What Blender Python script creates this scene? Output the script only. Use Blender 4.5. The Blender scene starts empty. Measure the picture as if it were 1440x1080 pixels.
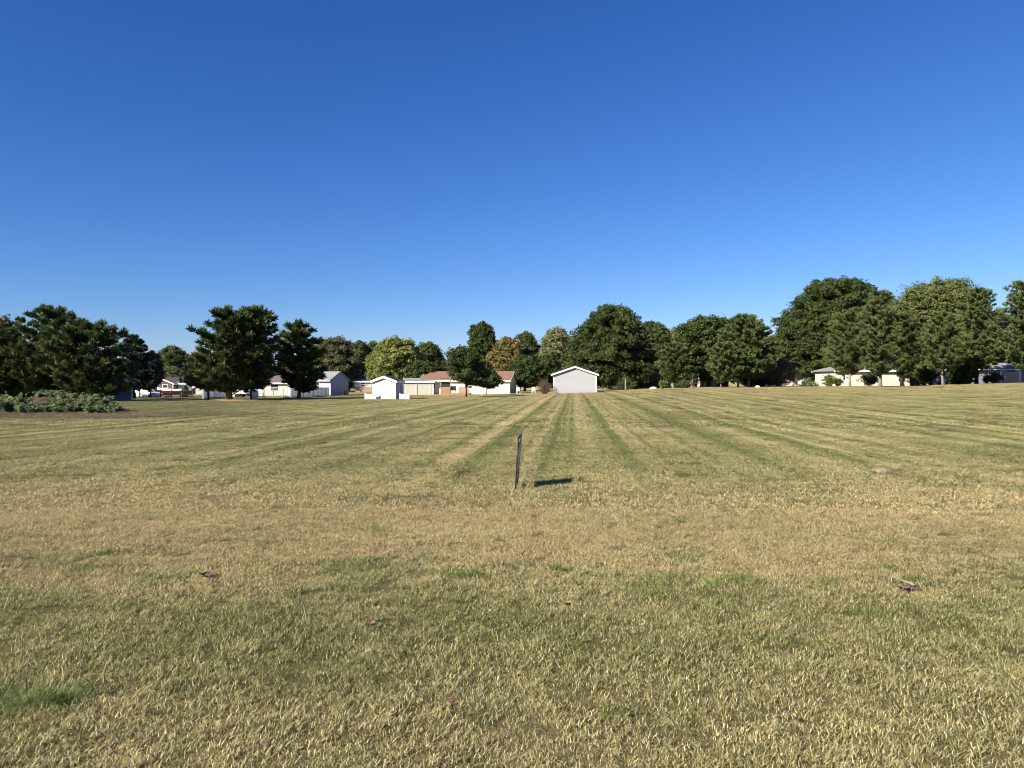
import bpy, bmesh, math, random
import numpy as np
from mathutils import Vector, Matrix
F, CX, HR, EYE = 1060.0, 720.0, 538.0, 1.6
rs = np.random.RandomState
S = bpy.context.scene
COL = S.collection

# ------------------------------------------------------------------ terrain
_hp = [-400, 640, 760, 830, 900, 960, 1100, 1240, 1300, 1440, 1650]
_hv = [0, 0, .05, .16, .52, .8, .98, 1.04, 1.13, 1.55, 1.9]
def sstep(t):
    t = np.clip(t, 0, 1); return t*t*(3-2*t)
def hgt(x, y):
    x = np.asarray(x, float); y = np.asarray(y, float)
    px = np.clip(CX + F*x/np.maximum(y, 5.0), -400, 1900)
    h = np.interp(px, _hp, _hv)*sstep((y-15)/87)
    a = np.interp(px, [-400, 330, 460, 700, 800], [-.75, -.75, -.36, -.34, 0])
    b = np.interp(px, [-400, 330, 460, 700, 800], [-.5, -.5, -.1, -.3, 0])
    d = a*sstep((y-74)/44) + (b-a)*sstep((y-125)/45)
    lump = .012*np.sin(x*1.9+np.sin(y*1.3))*np.sin(y*1.6+1.1*np.sin(x*.8)) + .03*np.sin(x*.31+2)*np.sin(y*.27)
    return h + d + lump
def H(x, y): return float(hgt(x, y))
def X(px, D): return (px-CX)/F*D
def Z(row, D): return EYE-(row-HR)/F*D

# ------------------------------------------------------------------ materials
class NT:
    def __init__(s, tree): s.t = tree; s.n = tree.nodes; s.l = tree.links
    def node(s, typ, ins=None, **kw):
        n = s.n.new(typ)
        for k, v in kw.items(): setattr(n, k, v)
        for k, v in (ins or {}).items():
            so = n.inputs[k]
            if hasattr(v, 'is_output') or isinstance(v, bpy.types.NodeSocket): s.l.new(v, so)
            else: so.default_value = v
        return n
    def m(s, op, a, b=0.0, c=0.0, clamp=False):
        n = s.node('ShaderNodeMath', {0: a, 1: b, 2: c}, operation=op); n.use_clamp = clamp
        return n.outputs[0]
    def mix(s, f, a, b, bt='MIX'):
        n = s.node('ShaderNodeMix', data_type='RGBA', blend_type=bt)
        for i, v in ((0, f), (6, a), (7, b)):
            if isinstance(v, bpy.types.NodeSocket): s.l.new(v, n.inputs[i])
            elif i == 0: n.inputs[0].default_value = v
            else: n.inputs[i].default_value = (*v[:3], 1)
        return n.outputs[2]
    def noise(s, vec, scale, detail=3, rough=.55, dim='3D'):
        n = s.node('ShaderNodeTexNoise', {'Scale': scale, 'Detail': detail, 'Roughness': rough}, noise_dimensions=dim)
        s.l.new(vec, n.inputs['W' if dim == '1D' else 'Vector']); return n.outputs[0]
    def ramp(s, f, pts):
        n = s.node('ShaderNodeValToRGB', {0: f}); e = n.color_ramp.elements
        while len(e) < len(pts): e.new(.5)
        for i, (p, c) in enumerate(pts):
            e[i].position = p; e[i].color = (*c, 1) if not isinstance(c, (int, float)) else (c, c, c, 1)
        return n.outputs[0]
    def maprange(s, v, a, b, c=0., d=1.):
        return s.node('ShaderNodeMapRange', {0: v, 1: a, 2: b, 3: c, 4: d}).outputs[0]

def newmat(name):
    m = bpy.data.materials.new(name); m.use_nodes = True
    m.node_tree.nodes.clear(); t = NT(m.node_tree)
    out = t.node('ShaderNodeOutputMaterial'); return m, t, out
def bsdf(t, out, color, rough=.7, bump=None, metal=0., spec=.3):
    b = t.node('ShaderNodeBsdfPrincipled', {'Roughness': rough, 'Metallic': metal, 'Specular IOR Level': spec})
    if isinstance(color, bpy.types.NodeSocket): t.l.new(color, b.inputs['Base Color'])
    else: b.inputs['Base Color'].default_value = (*color, 1)
    if bump is not None:
        bn = t.node('ShaderNodeBump', {'Height': bump[0], 'Strength': bump[1], 'Distance': bump[2]})
        t.l.new(bn.outputs[0], b.inputs['Normal'])
    t.l.new(b.outputs[0], out.inputs[0]); return b
def paint(name, col, rough=.5, var=.12, metal=0., scale=3.):
    m, t, out = newmat(name)
    p = t.node('ShaderNodeTexCoord').outputs['Object']
    n = t.noise(p, scale, 5)
    c = t.mix(n, tuple(v*(1-var) for v in col), tuple(min(1, v*(1+var)) for v in col))
    bsdf(t, out, c, rough, metal=metal); return m
def siding(name, col, pitch=.13, var=.06):
    m, t, out = newmat(name)
    p = t.node('ShaderNodeTexCoord').outputs['Object']
    z = t.node('ShaderNodeSeparateXYZ', {0: p}).outputs[2]
    saw = t.m('FRACT', t.m('DIVIDE', z, pitch))
    n = t.noise(p, 1.3, 5)
    c = t.mix(n, tuple(v*(1-var) for v in col), tuple(min(1, v*(1+var)) for v in col))
    grime = t.maprange(t.m('ADD', z, t.m('MULTIPLY', n, .5)), .2, .6, .25, 0)
    c = t.mix(grime, c, (.25, .23, .18))
    bsdf(t, out, c, .6, (saw, .5, .02)); return m
def shingles(name, col, col2):
    m, t, out = newmat(name)
    p = t.node('ShaderNodeTexCoord').outputs['Object']
    n = t.noise(p, 1.1, 6, .7)
    n2 = t.noise(t.node('ShaderNodeMapping', {0: p, 3: (6, 18, 30)}).outputs[0], 1, 2)
    c = t.mix(t.maprange(t.m('ADD', n, t.m('MULTIPLY', n2, .8)), .6, 1.2), col, col2)
    bsdf(t, out, c, .9, (n2, .5, .03)); return m
def brickmat(name, c1, c2, mortar):
    m, t, out = newmat(name)
    p = t.node('ShaderNodeTexCoord').outputs['Object']
    s = t.node('ShaderNodeSeparateXYZ', {0: p})
    v = t.node('ShaderNodeCombineXYZ', {0: t.m('ADD', s.outputs[0], s.outputs[1]), 1: s.outputs[2]}).outputs[0]
    b = t.node('ShaderNodeTexBrick', {'Vector': v, 'Color1': (*c1, 1), 'Color2': (*c2, 1), 'Mortar': (*mortar, 1), 'Scale': 4.0})
    bsdf(t, out, b.outputs[0], .9); return m
def woodmat(name, c1, c2):
    m, t, out = newmat(name)
    p = t.node('ShaderNodeTexCoord').outputs['Object']
    n = t.noise(t.node('ShaderNodeMapping', {0: p, 3: (9, 9, 1.5)}).outputs[0], 1.5, 5, .65)
    bsdf(t, out, t.mix(n, c1, c2), .8, (n, .4, .02)); return m
def barkmat(name, c1, c2):
    m, t, out = newmat(name)
    p = t.node('ShaderNodeTexCoord').outputs['Object']
    n = t.noise(t.node('ShaderNodeMapping', {0: p, 3: (6, 6, 1.2)}).outputs[0], 2, 6, .7)
    bsdf(t, out, t.mix(t.maprange(n, .35, .65), c1, c2), .95, (n, .8, .05)); return m
def leafmat(name, c1, c2, c3=None, trans=.25, rough=.6):
    m, t, out = newmat(name)
    a = t.node('ShaderNodeAttribute', attribute_name='tint').outputs['Fac']
    p = t.node('ShaderNodeTexCoord').outputs['Object']
    n = t.noise(p, .55, 2)
    c = t.mix(a, c1, c2)
    c = t.mix(t.maprange(n, .42, .68), c, c3 or tuple(v*1.25 for v in c2))
    d = t.node('ShaderNodeBsdfPrincipled', {'Base Color': c, 'Roughness': rough, 'Specular IOR Level': .15})
    tr = t.node('ShaderNodeBsdfTranslucent', {'Color': c})
    mx = t.node('ShaderNodeMixShader', {0: trans, 1: d.outputs[0], 2: tr.outputs[0]})
    t.l.new(mx.outputs[0], out.inputs[0]); return m
def glassmat(name, col=(.03, .04, .05)):
    m, t, out = newmat(name); bsdf(t, out, col, .08, spec=.6); return m

GREEN_G = dict(green=(.205, .235, .065), straw=(.66, .555, .275), brown=(.53, .385, .19), lush=(.12, .24, .04))
def lawn_nodes(t):
    """colour and dryness of the turf, with painted stripe sheen, as a function of the place on the ground"""
    P = t.node('ShaderNodeNewGeometry').outputs['Position']
    sx = t.node('ShaderNodeSeparateXYZ', {0: P}); x, y = sx.outputs[0], sx.outputs[1]
    flat = t.node('ShaderNodeCombineXYZ', {0: x, 1: y}).outputs[0]
    n1 = t.noise(flat, .22, 4, .6); n2 = t.noise(flat, 1.1, 4, .65); n3 = t.noise(flat, 5.5, 3, .6)
    str_ = t.node('ShaderNodeCombineXYZ', {0: t.m('MULTIPLY', x, .35), 1: y}).outputs[0]
    n4 = t.noise(str_, .9, 4, .6)
    yy = t.m('MAXIMUM', y, 1.5)
    r = t.m('LOGARITHM', t.m('MULTIPLY', yy, t.maprange(t.m('MULTIPLY_ADD', n2, .5, t.m('MULTIPLY', n4, .6)), .3, .8, .72, 1.32)), 120.0)
    lg = lambda d: math.log(d)/math.log(120)
    dry = t.ramp(r, [(lg(2.4), .64), (lg(3.3), .54), (lg(3.9), .36), (lg(4.6), .14), (lg(5.4), .22), (lg(6.2), .46),
                     (lg(6.9), .82), (lg(10), .82), (lg(12.5), .42), (lg(18), .24), (lg(30), .32), (lg(55), .42), (lg(85), .62), (.999, .66)])
    brn = t.ramp(r, [(lg(5.8), .12), (lg(7), .62), (lg(10), .55), (lg(13), .2), (lg(30), .12), (lg(60), .25), (lg(90), .6)])
    # mown stripes (light off leaning blades, put into the colour) run away towards a point right of the middle
    s = t.m('SUBTRACT', x, t.m('MULTIPLY', y, .081))
    s = t.m('ADD', s, t.m('MULTIPLY', t.m('SUBTRACT', n1, .5), .5))
    st1 = t.noise(t.m('MULTIPLY', s, .95), 1.0, 3, .7, '1D')
    st2 = t.m('SINE', t.m('MULTIPLY_ADD', s, 6.6, -.91))
    st = t.m('ADD', t.m('MULTIPLY', t.m('SUBTRACT', st1, .5), 2.1), t.m('MULTIPLY', st2, .2))
    st5 = t.noise(t.m('MULTIPLY_ADD', s, 1.35, 37.0), 1.0, 1, .5, '1D')
    st = t.m('ADD', st, t.m('SUBTRACT', t.maprange(st5, .38, .30, 0, .55), t.maprange(st5, .60, .68, 0, .7)))
    amp = t.m('MULTIPLY', t.maprange(y, 9, 20), t.maprange(t.m('ABSOLUTE', s), 3, 40, 1.0, .45))
    amp = t.m('MULTIPLY', amp, t.maprange(n2, .3, .7, .3, 1.25))
    d = t.m('ADD', dry, t.m('MULTIPLY', t.m('MULTIPLY', st, amp), 1.25))
    d = t.m('ADD', d, t.m('MULTIPLY', t.m('SUBTRACT', n1, .5), .9))
    d = t.m('ADD', d, t.m('MULTIPLY', t.m('SUBTRACT', n2, .5), 1.15))
    d = t.m('ADD', d, t.m('MULTIPLY', t.m('SUBTRACT', n3, .5), .7))
    # scattered lush patches where the dry band begins
    lush = t.m('MULTIPLY', t.maprange(n2, .60, .68), t.ramp(r, [(lg(3.5), .1), (lg(4.2), .42), (lg(5.2), .5), (lg(6.5), .85), (lg(8.0), .0), (lg(30), 0)]))
    # weedy strip beyond the lawn on the left
    weedy = t.m('MULTIPLY', t.maprange(t.m('ADD', y, t.m('MULTIPLY', x, .18)), 38, 40.5), t.maprange(x, -10, -22))
    weedy = t.m('MULTIPLY', weedy, t.maprange(n2, .3, .6))
    # bare soil round the heap
    ex = t.m('DIVIDE', t.m('ADD', x, 24.5), 11.5); ey = t.m('DIVIDE', t.m('SUBTRACT', y, 37.5), 5.2)
    soil = t.m('SUBTRACT', 1.25, t.m('SQRT', t.m('ADD', t.m('MULTIPLY', ex, ex), t.m('MULTIPLY', ey, ey))))
    soil = t.m('MULTIPLY', t.m('ADD', soil, t.m('MULTIPLY', t.m('SUBTRACT', n2, .5), .8)), 2.5, clamp=True)
    return dict(P=P, flat=flat, x=x, y=y, d=d, brn=t.m('MULTIPLY', t.m('MULTIPLY', brn, t.maprange(n1, .3, .7, .5, 1.25)), t.maprange(n2, .35, .65, .35, 1.45)), lush=lush, weedy=weedy, soil=soil, n1=n1, n3=n3, n2=n2)
def lawn_colour(t, q, d):
    g = GREEN_G
    c = t.mix(t.m('ADD', d, 0, clamp=True), g['green'], g['straw'])
    c = t.mix(t.m('MULTIPLY', q['brn'], t.maprange(d, .1, .8), clamp=True), c, g['brown'])
    c = t.mix(q['lush'], c, g['lush'])
    c = t.mix(t.m('MULTIPLY', q['weedy'], .7), c, (.075, .095, .035))
    c = t.mix(t.m('MULTIPLY', q['soil'], .75), c, (.16, .115, .075))
    c = t.mix(1.0, c, t.ramp(t.m('ADD', t.m('MULTIPLY', q['n1'], .5), t.m('MULTIPLY', q['n3'], .5)), [(.36, .72), (.5, 1.0), (.64, 1.1)]), 'MULTIPLY')
    return c
def mat_ground():
    m, t, out = newmat('turf_ground'); q = lawn_nodes(t)
    fine = t.noise(q['flat'], 55, 2, .7)
    c = lawn_colour(t, q, t.m('ADD', q['d'], t.m('MULTIPLY', t.m('SUBTRACT', fine, .5), .9)))
    c = t.mix(1.0, c, (.80, .77, .74), 'MULTIPLY')
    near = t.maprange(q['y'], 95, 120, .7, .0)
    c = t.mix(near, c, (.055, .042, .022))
    h = t.m('ADD', t.m('MULTIPLY', fine, .6), t.m('MULTIPLY', q['n3'], .6))
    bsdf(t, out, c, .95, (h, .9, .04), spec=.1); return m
def mat_blade():
    m, t, out = newmat('grass_blade'); q = lawn_nodes(t)
    a = t.node('ShaderNodeAttribute', attribute_name='rnd').outputs['Fac']
    c = lawn_colour(t, q, t.m('ADD', q['d'], t.m('MULTIPLY', t.m('SUBTRACT', a, .5), 1.15)))
    b = t.node('ShaderNodeAttribute', attribute_name='val').outputs['Fac']
    c = t.mix(1.0, c, t.ramp(b, [(0, .28), (.4, .8), (.8, 1.15), (1, 1.15)]), 'MULTIPLY')
    c = t.mix(t.maprange(b, .86, .98, 0, .7), c, (.76, .70, .50))
    d = t.node('ShaderNodeBsdfPrincipled', {'Base Color': c, 'Roughness': .55, 'Specular IOR Level': .25})
    tr = t.node('ShaderNodeBsdfTranslucent', {'Color': c})
    mx = t.node('ShaderNodeMixShader', {0: .3, 1: d.outputs[0], 2: tr.outputs[0]})
    t.l.new(mx.outputs[0], out.inputs[0]); return m

# ------------------------------------------------------------------ object helpers
def meshobj(name, verts, faces, mat, parent=None, attr=None, smooth=False, quads=False):
    me = bpy.data.meshes.new(name)
    verts = np.asarray(verts, dtype=np.float32)
    if quads:
        n = len(verts); me.vertices.add(n); me.vertices.foreach_set('co', verts.ravel())
        nf = n//4; me.loops.add(n); me.polygons.add(nf)
        me.loops.foreach_set('vertex_index', np.arange(n, dtype=np.int32))
        me.polygons.foreach_set('loop_start', np.arange(0, n, 4, dtype=np.int32))
        me.polygons.foreach_set('loop_total', np.full(nf, 4, dtype=np.int32))
    else:
        me.from_pydata([tuple(map(float, v)) for v in verts], [], faces)
    if attr:
        for k, v in attr.items():
            at = me.attributes.new(k, 'FLOAT', 'POINT'); at.data.foreach_set('value', np.asarray(v, np.float32))
    me.update(calc_edges=True)
    if smooth: me.polygons.foreach_set('use_smooth', [True]*len(me.polygons))
    me.materials.append(mat)
    o = bpy.data.objects.new(name, me); COL.objects.link(o)
    if parent: o.parent = parent
    return o
def tag(o, label, cat, group=None, kind=None):
    o['label'] = label; o['category'] = cat
    if group: o['group'] = group
    if kind: o['kind'] = kind
    return o
def empty(name, loc, rz, label, cat, group=None):
    o = bpy.data.objects.new(name, None); COL.objects.link(o)
    o.location = loc; o.rotation_euler = (0, 0, rz); o.empty_display_size = .3
    return tag(o, label, cat, group)
def structure(o): o['kind'] = 'structure'; return o
class MB:
    def __init__(s): s.v = []; s.f = []
    def add(s, vs, fs):
        k = len(s.v); s.v += [tuple(v) for v in vs]; s.f += [tuple(i+k for i in f) for f in fs]; return s
    def box(s, x0, x1, y0, y1, z0, z1):
        return s.add([(x0,y0,z0),(x1,y0,z0),(x1,y1,z0),(x0,y1,z0),(x0,y0,z1),(x1,y0,z1),(x1,y1,z1),(x0,y1,z1)],
                     [(3,2,1,0),(4,5,6,7),(0,1,5,4),(1,2,6,5),(2,3,7,6),(3,0,4,7)])
    def prism(s, poly, axis, a, b):
        """poly: 2-D points (counter-clockwise), extruded along axis from a to b"""
        n = len(poly)
        def P(p, t):
            return {'x': (t, p[0], p[1]), 'y': (p[0], t, p[1]), 'z': (p[0], p[1], t)}[axis]
        vs = [P(p, a) for p in poly]+[P(p, b) for p in poly]
        fs = [tuple(range(n))[::-1], tuple(range(n, 2*n))]+[(i, (i+1) % n, n+(i+1) % n, n+i) for i in range(n)]
        return s.add(vs, fs)
    def tube(s, pts, radii, seg=7, cap=True):
        pts = [Vector(p) for p in pts]; rings = []
        up = Vector((.3, .2, 1)).normalized()
        for i, p in enumerate(pts):
            d = (pts[min(i+1, len(pts)-1)]-pts[max(i-1, 0)]).normalized()
            a = d.cross(Vector((0, 1, .13)) if abs(d.y) < .9 else Vector((1, 0, .1))).normalized(); b = d.cross(a)
            rings.append([p+(a*math.cos(2*math.pi*j/seg)+b*math.sin(2*math.pi*j/seg))*radii[i] for j in range(seg)])
        vs = [v for r in rings for v in r]; fs = []
        for i in range(len(pts)-1):
            for j in range(seg):
                k = (j+1) % seg; fs.append((i*seg+j, i*seg+k, (i+1)*seg+k, (i+1)*seg+j))
        if cap: fs += [tuple(range(seg))[::-1], tuple(range((len(pts)-1)*seg, len(pts)*seg))]
        return s.add(vs, fs)
    def lathe(s, cx, cy, prof, seg=12):
        vs = []; fs = []
        for (r, z) in prof: vs += [(cx+r*math.cos(2*math.pi*j/seg), cy+r*math.sin(2*math.pi*j/seg), z) for j in range(seg)]
        for i in range(len(prof)-1):
            for j in range(seg):
                k = (j+1) % seg; fs.append((i*seg+j, i*seg+k, (i+1)*seg+k, (i+1)*seg+j))
        fs += [tuple(range(seg))[::-1], tuple(range((len(prof)-1)*seg, len(prof)*seg))]
        return s.add(vs, fs)
    def build(s, name, mat, parent=None, smooth=False, bevel=0):
        o = meshobj(name, s.v, s.f, mat, parent, smooth=smooth)
        if bevel:
            b = o.modifiers.new('b', 'BEVEL'); b.width = bevel; b.segments = 2; b.limit_method = 'ANGLE'
        return o

# ------------------------------------------------------------------ ground
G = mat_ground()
def make_ground():
    rad = [0.0]+list(np.geomspace(1.0, 60, 90))+list(np.geomspace(63, 400, 50))+list(np.geomspace(450, 4000, 12))
    th = np.unique(np.concatenate([np.linspace(-math.pi, math.pi, 121)[:-1], np.linspace(math.radians(48), math.radians(132), 169)]))
    n = len(th); V = [(0, 0, H(0, 0))]
    for r in rad[1:]:
        xs, ys = r*np.cos(th), r*np.sin(th); V += list(zip(xs, ys, hgt(xs, ys)))
    Fc = [(0, 1+j, 1+(j+1) % n) for j in range(n)]
    for i in range(len(rad)-2):
        a, b = 1+i*n, 1+(i+1)*n
        for j in range(n):
            k = (j+1) % n; Fc.append((a+j, b+j, b+k, a+k))
    structure(meshobj('ground', V, Fc, G, smooth=True))
make_ground()
concrete = paint('concrete', (.50, .47, .42), .9, .15, scale=.8)
def strip(name, pts, w, mat, lift=.03):
    """a path laid over the ground along pts, with real thickness"""
    P = []
    for (a, b) in zip(pts[:-1], pts[1:]):
        for t in np.linspace(0, 1, 14, endpoint=False): P.append((a[0]+(b[0]-a[0])*t, a[1]+(b[1]-a[1])*t))
    P.append(pts[-1]); V = []; Fc = []
    for i, p in enumerate(P):
        q = P[min(i+1, len(P)-1)]; o = P[max(i-1, 0)]
        d = np.array([q[0]-o[0], q[1]-o[1]]); d /= np.linalg.norm(d); nx, ny = -d[1]*w/2, d[0]*w/2
        for s in (1, -1):
            x, y = p[0]+s*nx, p[1]+s*ny; z = H(x, y); V += [(x, y, z+lift), (x, y, z-.15)]
    for i in range(len(P)-1):
        a, b = i*4, (i+1)*4
        Fc += [(a, a+2, b+2, b), (a, b, b+1, a+1), (a+2, a+3, b+3, b+2)]
    structure(meshobj(name, V, Fc, mat))
strip('driveway', [(X(205, 96), 96), (X(310, 90), 90)], 2.4, concrete)
strip('path', [(X(838, 112), 112), (X(880, 116), 116), (X(905, 118), 118)], 1.8, concrete)
strip('path', [(X(724, 124), 124), (X(772, 122), 122)], 1.8, concrete)
strip('road', [(X(430, 119), 119), (X(575, 119), 119), (X(612, 121), 121)], 2.2, concrete)
strip('road', [(X(1225, 108), 108), (X(1320, 110), 110), (X(1500, 118), 118)], 1.6, concrete)
# ------------------------------------------------------------------ grass
def tuft_mesh(name, seed, size, n, w, hmin, hmax, lean=.9, straw=.42):
    r = rs(seed); V = []; FQ = []; A = []; B = []
    nk = n//9; KX = r.uniform(-size/2, size/2, (nk, 2))
    for i in range(n):
        x, y = r.uniform(-size/2, size/2, 2)
        if r.uniform() < .6: x, y = KX[r.randint(nk)]+r.normal(0, size*.03, 2)
        L = r.uniform(hmin, hmax); ang = r.uniform(0, 2*math.pi)
        le = r.uniform(.15, 1.0)*lean; ww = w*r.uniform(.6, 1.25); rr = r.uniform()
        if rr > straw: le = r.uniform(1.0, 1.62)
        dx, dy = math.cos(ang), math.sin(ang); px, py = -dy, dx
        tw = r.uniform(-.5, .5); px, py = px*math.cos(tw)-py*math.sin(tw), px*math.sin(tw)+py*math.cos(tw)
        k = len(V); z0 = -.005
        if le > 1.0: z0 = r.uniform(.004, .022)
        m1 = (x+dx*L*.45*math.sin(le*.7), y+dy*L*.45*math.sin(le*.7), z0+L*.5*math.cos(le*.7))
        m2 = (m1[0]+dx*L*.5*math.sin(le), m1[1]+dy*L*.5*math.sin(le), m1[2]+L*.5*math.cos(min(le, 1.5)))
        V += [(x-px*ww/2, y-py*ww/2, z0), (x+px*ww/2, y+py*ww/2, z0),
              (m1[0]+px*ww/2, m1[1]+py*ww/2, m1[2]), (m1[0]-px*ww/2, m1[1]-py*ww/2, m1[2]), m2]
        FQ += [(k, k+1, k+2, k+3), (k+3, k+2, k+4)]
        A += [rr]*5; v = r.uniform(); B += [v]*5
    me = bpy.data.meshes.new(name); me.from_pydata(V, [], FQ)
    for nm, d in (('rnd', A), ('val', B)):
        at = me.attributes.new(nm, 'FLOAT', 'POINT'); at.data.foreach_set('value', d)
    me.materials.append(BLADE); me.update(); return me
BLADE = mat_blade()
def scatter(name, label, pts, meshes):
    """one object whose points carry grass patches (geometry nodes)"""
    src = bpy.data.collections.new(name+'_patches')
    for i, me in enumerate(meshes):
        src.objects.link(bpy.data.objects.new('%s_patch_%02d' % (name, i), me))
    me = bpy.data.meshes.new(name); P = np.array([p[:3] for p in pts], np.float32)
    me.vertices.add(len(P)); me.vertices.foreach_set('co', P.ravel())
    for k, j, ty in (('rot', 3, 'FLOAT'), ('scl', 4, 'FLOAT')):
        at = me.attributes.new(k, ty, 'POINT'); at.data.foreach_set('value', np.array([p[j] for p in pts], np.float32))
    at = me.attributes.new('idx', 'INT', 'POINT'); at.data.foreach_set('value', np.array([p[5] for p in pts], np.int32))
    me.update(); me.materials.append(BLADE)
    o = bpy.data.objects.new(name, me); COL.objects.link(o)
    g = bpy.data.node_groups.new(name, 'GeometryNodeTree')
    g.interface.new_socket('Geometry', in_out='INPUT', socket_type='NodeSocketGeometry')
    g.interface.new_socket('Geometry', in_out='OUTPUT', socket_type='NodeSocketGeometry')
    N = g.nodes; L = g.links; gi = N.new('NodeGroupInput'); go = N.new('NodeGroupOutput')
    ci = N.new('GeometryNodeCollectionInfo'); ci.inputs['Collection'].default_value = src
    ci.inputs['Separate Children'].default_value = True; ci.inputs['Reset Children'].default_value = True
    ip = N.new('GeometryNodeInstanceOnPoints'); ip.inputs['Pick Instance'].default_value = True
    def na(nm, ty):
        n = N.new('GeometryNodeInputNamedAttribute'); n.data_type = ty; n.inputs[0].default_value = nm; return n.outputs[0]
    cx = N.new('ShaderNodeCombineXYZ'); L.new(na('rot', 'FLOAT'), cx.inputs[2])
    er = N.new('FunctionNodeEulerToRotation'); L.new(cx.outputs[0], er.inputs[0])
    L.new(gi.outputs[0], ip.inputs['Points']); L.new(ci.outputs[0], ip.inputs['Instance'])
    L.new(na('idx', 'INT'), ip.inputs['Instance Index']); L.new(er.outputs[0], ip.inputs['Rotation'])
    L.new(na('scl', 'FLOAT'), ip.inputs['Scale']); L.new(ip.outputs[0], go.inputs[0])
    md = o.modifiers.new('grass', 'NODES'); md.node_group = g
    tag(o, label, 'grass', kind='stuff'); return o
def make_grass():
    near = [tuft_mesh('turf_a%d' % i, i, .34, 1000, .0034, .016, .042) for i in range(6)]
    mid = [tuft_mesh('turf_b%d' % i, 30+i, .75, 1300, .007, .02, .045) for i in range(4)]
    far = [tuft_mesh('turf_c%d' % i, 60+i, 1.6, 900, .022, .025, .055) for i in range(3)]
    r = rs(5); pts = []
    def lay(y0, y1, st, i0, n, smin, smax, fr=.76, pad=1.2):
        y = y0
        while y < y1:
            w = fr*y+pad; x = -w
            while x < w:
                xx, yy = x+r.uniform(-.3, .3)*st, y+r.uniform(-.3, .3)*st
                pts.append((xx, yy, H(xx, yy), r.uniform(0, 6.283), r.uniform(smin, smax), i0+r.randint(n)))
                x += st
            y += st
    lay(1.8, 9.5, .25, 0, 6, .72, 1.12)
    lay(9.5, 26, .62, 6, 4, .9, 1.2)
    lay(26, 72, 1.35, 10, 3, .85, 1.15)
    lay(72, 122, 1.6, 10, 3, .95, 1.2)
    return scatter('grass', 'short mown lawn grass, half dried to straw, with faint mower stripes', pts, near+mid+far)
make_grass()

# ------------------------------------------------------------------ trees
def unit(a): return a/np.maximum(np.linalg.norm(a, axis=1, keepdims=True), 1e-6)
def cards(C, A, B):
    """rhombic leaf cards with centre C and half axes A, B"""
    V = np.stack([C-A, C-B*.8+A*.1, C+A, C+B*.8+A*.1], 1); return V.reshape(-1, 3)
def leafcards(C, N, size, r):
    n = len(C); T = unit(r.normal(size=(n, 3))); A = unit(np.cross(N, T)); B = np.cross(N, A)
    s = (size*r.uniform(.6, 1.3, n))[:, None]; return cards(C, A*s, B*s*.62)
class Prof:
    def __init__(s, rows, D):
        s.z = np.array([Z(r[0], D) for r in rows])[::-1]; c = [X((r[1]+r[2])/2, D) for r in rows][::-1]
        s.c = np.array(c); s.r = np.array([max(.15, (r[2]-r[1])/2/F*D) for r in rows])[::-1]
        s.z0, s.z1 = s.z[0], s.z[-1]
    def at(s, z): return np.interp(z, s.z, s.c), np.interp(z, s.z, s.r)
def trunk(root, x, D, z0, ztop, rad, bark, r, pr=None, limbs=6, fork=False):
    m = MB(); n = 7; pts = []; rr = []
    lx = np.cumsum(r.normal(0, .05, n)); ly = np.cumsum(r.normal(0, .05, n)); lx -= lx[0]; ly -= ly[0]
    tx = 0 if pr is None else (pr.at(ztop)[0]-x)
    for i in range(n):
        t = i/(n-1); pts.append((lx[i]+tx*t*t, ly[i], -.1+(ztop-z0+.1)*t)); rr.append(rad*((1.35 if i == 0 else 1)-.85*t))
    m.tube(pts, rr, 8)
    if pr is not None:
        for k in range(limbs):
            t = r.uniform(.22, .8); b = Vector(pts[0]).lerp(Vector(pts[-1]), t)
            i = int(t*(n-1)); b = Vector(pts[i]).lerp(Vector(pts[i+1]), t*(n-1)-i)
            zt = min(pr.z1-.3, b.z+z0+r.uniform(.4, .16*(pr.z1-z0)+.6)); c, R = pr.at(zt); a = r.uniform(0, 6.28)
            e = Vector((c-x+R*.75*math.cos(a), R*.75*math.sin(a), zt-z0)); mid = b.lerp(e, .5)+Vector((0, 0, .12*R))
            q = rad*(.5-.3*t); m.tube([b, mid, e], [q, q*.6, q*.2], 5)
    return m.build('trunk', bark, root, smooth=True)
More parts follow.
